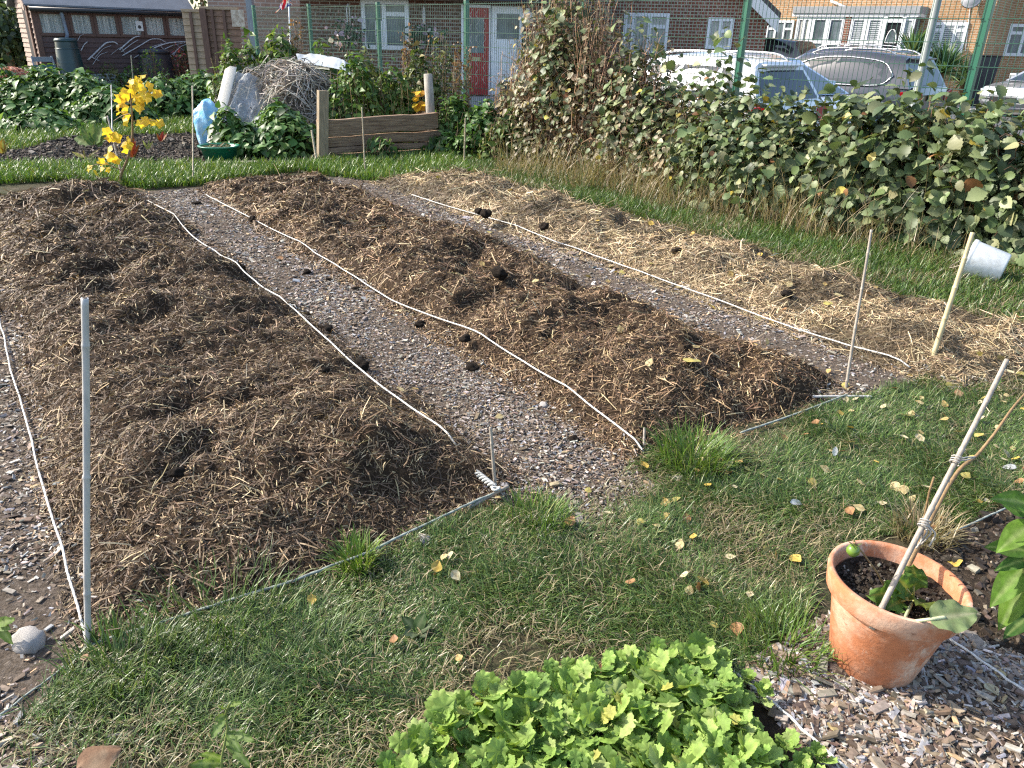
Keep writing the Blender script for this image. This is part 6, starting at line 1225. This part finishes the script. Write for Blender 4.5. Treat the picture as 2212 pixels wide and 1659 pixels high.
def yucca(px, py, Y, r, lab, h=.5):
    g = at(px, py, Y); t = thing('yucca', lab, 'yucca', (g[0], g[1], 0)); c = np.array([g[0], g[1], h]); MB().tube([(g[0], g[1], 0), (g[0]+.03, g[1], h*.6), tuple(c)], .09, 10).build('trunk', M['brownstem'], t, smooth=True)
    n = 130; th = rng.uniform(0, 6.28, n); el = rng.uniform(-.25, 1.45, n); d = np.column_stack([np.cos(th)*np.cos(el), np.sin(th)*np.cos(el), np.sin(el)]); tv, tf = leaf_tpl([(0, .02), (.2, .045), (.6, .04), (1, 0)], .3, .12)
    V, Fc = stamp(tv, tf, np.tile(c, (n, 1)), frames(d, np.tile([0, 0, 1.], (n, 1))+rng.normal(0, .2, (n, 3))), r*rng.uniform(.7, 1.1, n)); raw('fronds', V, Fc, M['leaf'], t, col=np.repeat(palette(n, [((.06, .13, .05), 3), ((.12, .2, .08), 2), ((.22, .28, .13), 1)], .2), len(tv), 0)); return t
yucca(1975, 98, 25.5, .95, 'spiky yucca beside the black door of the porch', 1.35); yucca(2042, 138, 25, 1.05, 'largest spiky yucca under the blinds window', .95); yucca(2088, 150, 26, .8, 'small spiky yucca at the house corner', .7); yucca(2010, 118, 26.5, .7, 'spiky yucca half behind the lamp post', 1.0)
g = at(2124, 142, 25.5); wbn = thing('wheelie_bin', 'dark grey wheelie bin at the corner of the yellow house', 'bin', (g[0], g[1], 0)); zt = at(2124, 119, 25.5)[2]
mb = MB(); mb.add([(g[0]+x*(.24 if z == 0 else .3), g[1]+y*(.26 if z == 0 else .35), z*(zt-.06)+.02) for z in (0, 1) for y in (-1, 1) for x in (-1, 1)], [(0, 2, 3, 1), (4, 5, 7, 6), (0, 1, 5, 4), (2, 6, 7, 3), (0, 4, 6, 2), (1, 3, 7, 5)]); mb.build('bin_body', M['bindark'], wbn, bevel=.02); MB().bx(g[0]-.32, g[0]+.32, g[1]-.38, g[1]+.38, zt-.035, zt).build('lid', M['black'], wbn, bevel=.015)
for s in (-1, 1): MB().lathe([(0, -.03), (.1, -.03), (.1, .03), (0, .03)], 16, (g[0]+s*.26, g[1]+.3, .1), np.array(Matrix.Rotation(R(90), 3, 'Y'))).build('wheel', M['black'], wbn, smooth=True)
# --- cars
M['rubber'] = plain('tyre_rubber', (.02, .02, .02), .8, .2, 20); M['alloy'] = plain('alloy', (.5, .51, .52), .3, .1, 5, metal=.8, bmp=0); M['redlamp'] = plain('red_lamp', (.42, .01, .015), .15, .2, 6, bmp=0); M['headlamp'] = plain('headlamp', (.7, .73, .76), .1, .1, 6, bmp=0)
def paint(name, c, metal=.0, rough=.25):
    m, nt, b = new_mat(name); b.inputs['Base Color'].default_value = (*c, 1); b.inputs['Metallic'].default_value = metal; b.inputs['Roughness'].default_value = rough; b.inputs['Coat Weight'].default_value = .8; b.inputs['Coat Roughness'].default_value = .04
    nt.links.new(mixcol(nt, ramp(nt, noise(nt, 3, 4, .6, objvec(nt)), .3, .7), tuple(x*.9 for x in c), c), b.inputs['Base Color']); return m
def plate_text(txt, parent, loc, rot, size):
    cu = bpy.data.curves.new('lettering', 'FONT'); cu.body = txt; cu.size = size; cu.align_x = 'CENTER'; cu.align_y = 'CENTER'; cu.extrude = .002
    tmp = bpy.data.objects.new('lettering', cu); COL.objects.link(tmp); dg = bpy.context.evaluated_depsgraph_get(); me = bpy.data.meshes.new_from_object(tmp.evaluated_get(dg)); bpy.data.objects.remove(tmp)
    o = link('lettering', me, M['black'], parent); o.location = loc; o.rotation_euler = rot; return o
def car(lab, loc, fwd, L, Wd, H, mat, boxy=.0, plates=(None, None), roofrail=True, chrome=False, cat='car'):
    t = thing('parked_car', lab, cat, (*loc, 0), math.atan2(fwd[1], fwd[0]), group='cars parked beyond the mesh fence', local=True); hw_ = Wd/2; hb = H*.62
    st_ = [(-L/2, .80, .42, hb*.86), (-L/2+.05, .93, .30, hb*.98), (-L*.40, 1, .24, hb*1.01), (-L*.2, 1.0, .22, hb*1.0), (L*.08, 1.0, .22, hb*.985), (L*.24, .99, .23, hb*.955), (L*.38, .96, .25, hb*(.90+.06*boxy)), (L/2-.10, .88, .28, hb*(.80+.12*boxy)), (L/2, .74, .36, hb*(.60+.2*boxy))]
    rings = []
    for x, wf_, z0, z1 in st_:
        w_ = hw_*wf_; half = [(w_*.86, z0), (w_*.985, z0+.10), (w_, z0+(z1-z0)*.5), (w_*.985, z1-.14), (w_*.95, z1-.04), (w_*.86, z1)]
        rings.append([(x, -a, z) for a, z in half]+[(x, a, z) for a, z in half[::-1]])
    mb = MB(); mb.grid(np.array(rings)); k = len(rings[0])
    for i in range(len(rings)-1): mb.f.append(((i+1)*k, (i+1)*k+k-1, i*k+k-1, i*k))
    mb.f.append(tuple(range(k))); mb.f.append(tuple(range((len(rings)-1)*k+k-1, (len(rings)-1)*k-1, -1)))
    bd = mb.build('body', mat, t, smooth=True); bd.modifiers.new('e', 'EDGE_SPLIT').split_angle = R(42)
    # greenhouse
    xbr, xbf = -L/2+.12, L*.26; xrr, xrf = -L/2+.42-.2*boxy, L*(.05+.1*boxy); zb0, zt0 = hb-.03, H
    def gh(u, q, out=0.):        # u along, q 0..1 up, returns half width point
        x = (xbr+(xbf-xbr)*u)*(1-q)+(xrr+(xrf-xrr)*u)*q; bow = math.sin(math.pi*min(1, max(0, u)))
        wq = hw_*(.95*(1-q)+.74*q)+.03*math.sin(math.pi*q)-.05*(1-bow)*q; z = zb0+(zt0-zb0-.07)*q-(1-bow)*.07*q
        return x, wq+out, z
    us = np.linspace(0, 1, 9); qs = (0, .3, .6, .85, 1.0); rings = []
    for u in us:
        h_ = [gh(u, q) for q in qs]; xr, wr, zr_ = h_[-1]; h_ += [(xr, wr-.07, zr_+.045), (xr, wr-.25, zr_+.062)]
        rings.append([(x, -w_, z) for x, w_, z in h_]+[(x, w_, z) for x, w_, z in h_[::-1]])
    mb = MB(); mb.grid(np.array(rings)); k = len(rings[0]); mb.f.append(tuple(range(k))); mb.f.append(tuple(range((len(rings)-1)*k+k-1, (len(rings)-1)*k-1, -1))); rf = mb.build('roof', mat, t, smooth=True); rf.modifiers.new('e', 'EDGE_SPLIT').split_angle = R(38)
    for sd in (-1, 1):
        for u0, u1 in ((.10, .24), (.27, .56), (.59, .90)):
            pts = []
            for u, q in ((u0+.03, .08), (u1, .08), (u1, .86), (u0+(.06 if u0 < .2 else 0), .86 if u0 > .2 else .75)): x, w_, z = gh(u, q, .012); pts.append((x, sd*w_, z))
            g_ = MB(); g_.add(pts if sd < 0 else pts[::-1], [(0, 1, 2, 3)]); g_.build('side_window', M['darkglass'], t)
        if chrome:
            pts = [gh(u, q, .018) for u, q in ((.09, .42), (.16, .88), (.55, .93), (.85, .9), (.955, .05), (.5, .03), (.16, .04), (.09, .42))]; MB().tube(path([(x, sd*w_, z) for x, w_, z in pts], 4), .013, 6).build('window_trim', M['alloy'], t, smooth=True)
        if roofrail: MB().tube(path([(gh(.08, 1)[0], sd*(gh(.08, 1)[1]-.1), gh(.08, 1)[2]+.03), (gh(.2, 1)[0], sd*(gh(.2, 1)[1]-.09), H+.03), (gh(.8, 1)[0], sd*(gh(.8, 1)[1]-.09), H+.03), (gh(.95, 1)[0], sd*(gh(.95, 1)[1]-.1), gh(.95, 1)[2]+.03)], 4), .016, 6).build('roof_rail', M['alloy'], t, smooth=True)
        x, w_, z = gh(.86, .06); MB().box((x+.05, sd*(w_+.12), z+.08), (.12, .2, .14)).build('wing_mirror', mat, t, bevel=.03)
        MB().prism([(-L/2+.0, sd*hw_*.60, hb*.74), (-L/2+.02, sd*hw_*.93, hb*.72), (-L/2+.30, sd*(hw_*1.0+.012), hb*.9), (-L/2+.02, sd*hw_*.95, hb*.95), (-L/2-.0, sd*hw_*.6, hb*.88)], (-.02, 0, 0)).build('tail_light', M['redlamp'], t)
        MB().prism([(L/2-.0, sd*hw_*.45, hb*.56), (L/2-.03, sd*hw_*.76, hb*.58), (L/2-.3, sd*hw_*.95, hb*.72), (L/2-.09, sd*hw_*.86, hb*.75), (L/2-.03, sd*hw_*.5, hb*.67)], (.03, 0, 0)).build('headlight', M['headlamp'], t)
        for x in (-L*.30, L*.31):
            wh = MB().lathe([(.12, -.1), (.30, -.1), (.325, -.07), (.325, .07), (.30, .1), (.12, .1)], 28, (x, sd*(hw_-.09), .325), np.array(Matrix.Rotation(R(90), 3, 'X'))).build('wheel', M['rubber'], t, smooth=True)
            MB().lathe([(0, .02), (.2, .02), (.22, .05), (.22, -.05), (.2, -.02), (0, -.02)], 20, (x, sd*(hw_-.03), .325), np.array(Matrix.Rotation(R(90), 3, 'X'))).build('rim', M['alloy'], wh)
    def endglass(u, o, q0, q1, nm):
        a = gh(u, q0); b = gh(u, q1); MB().add([(a[0]+o, -a[1]+.09, a[2]), (a[0]+o, a[1]-.09, a[2]), (b[0]+o, b[1]-.08, b[2]), (b[0]+o, -b[1]+.08, b[2])][::1 if o > 0 else -1], [(0, 1, 2, 3)]).build(nm, M['darkglass'], t)
    endglass(1, .016, .04, .97, 'windscreen'); endglass(0, -.016, .10, .9, 'rear_window')
    MB().bx(L/2-.02, L/2+.012, -hw_*.42, hw_*.42, hb*.42, hb*.56).build('grille', M['black'], t); MB().bx(-L/2-.01, -L/2+.3, -hw_*.75, hw_*.75, .3, .45).build('rear_bumper', M['black'], t, bevel=.02)
    x, w_, z = gh(.02, 1); MB().bx(x-.14, x+.02, -hw_*.55, hw_*.55, z+.0, z+.03).build('spoiler', mat, t, bevel=.008)
    if plates[0]:
        p_ = MB().bx(L/2+.014, L/2+.026, -.26, .26, .40, .51).build('number_plate', plain('white_plate', (.78, .78, .76), .4, .05, 5, bmp=0), t); plate_text(plates[0], p_, (L/2+.029, 0, .455), (R(90), 0, R(90)), .105)
    if plates[1]:
        p_ = MB().bx(-L/2-.036, -L/2-.02, -.26, .26, .72, .83).build('number_plate', plain('yellow_plate', (.72, .5, .04), .4, .05, 5, bmp=0), t); plate_text(plates[1], p_, (-L/2-.039, 0, .775), (R(90), 0, R(-90)), .105)
    return t
def cloc(s, d, L, fwd): q = FP0+FU*s-FN*d; return q-FU*L/2
car('white estate car parked tail first nearest the mesh fence', cloc(9.75, 1.95, 3.8, -1), -FU, 3.8, 1.78, 1.47, paint('white_car_paint', (.74, .75, .76)), .25)
car('silver blue car parked nose out between the white and dark cars', cloc(10.0, 4.15, 4.2, 1), FU, 4.2, 1.76, 1.48, paint('silver_blue_paint', (.42, .5, .62), .4), .1, ('NC LEE', None), False)
car('dark grey sport utility car with chrome window trim and yellow rear plate', cloc(9.35, 7.6, 4.2, -1), -FU, 4.2, 1.82, 1.55, paint('dark_grey_paint', (.035, .037, .045), .1), .2, (None, 'Y 10'), True, True)
g = at(1795, 112, 20.5)[:2]; car('dark blue car parked behind the silver car near the porch', g, -FU, 4.2, 1.78, 1.62, paint('dark_blue_paint', (.012, .018, .045), .2), .1, cat='car')
g = at(1690, 108, 22)[:2]; car('black boxy off road car behind the white estate car', g, np.array([.77, -.64]), 4.3, 1.85, 1.78, paint('black_car_paint', (.012, .013, .014)), .8, roofrail=False)
g = at(2300, 168, 22.)[:2]; car('grey car at the right edge with its headlights towards the lawn', g, np.array([-.93, -.37]), 4.2, 1.78, 1.45, paint('grey_car_paint', (.4, .42, .44), .4), .1, roofrail=False)
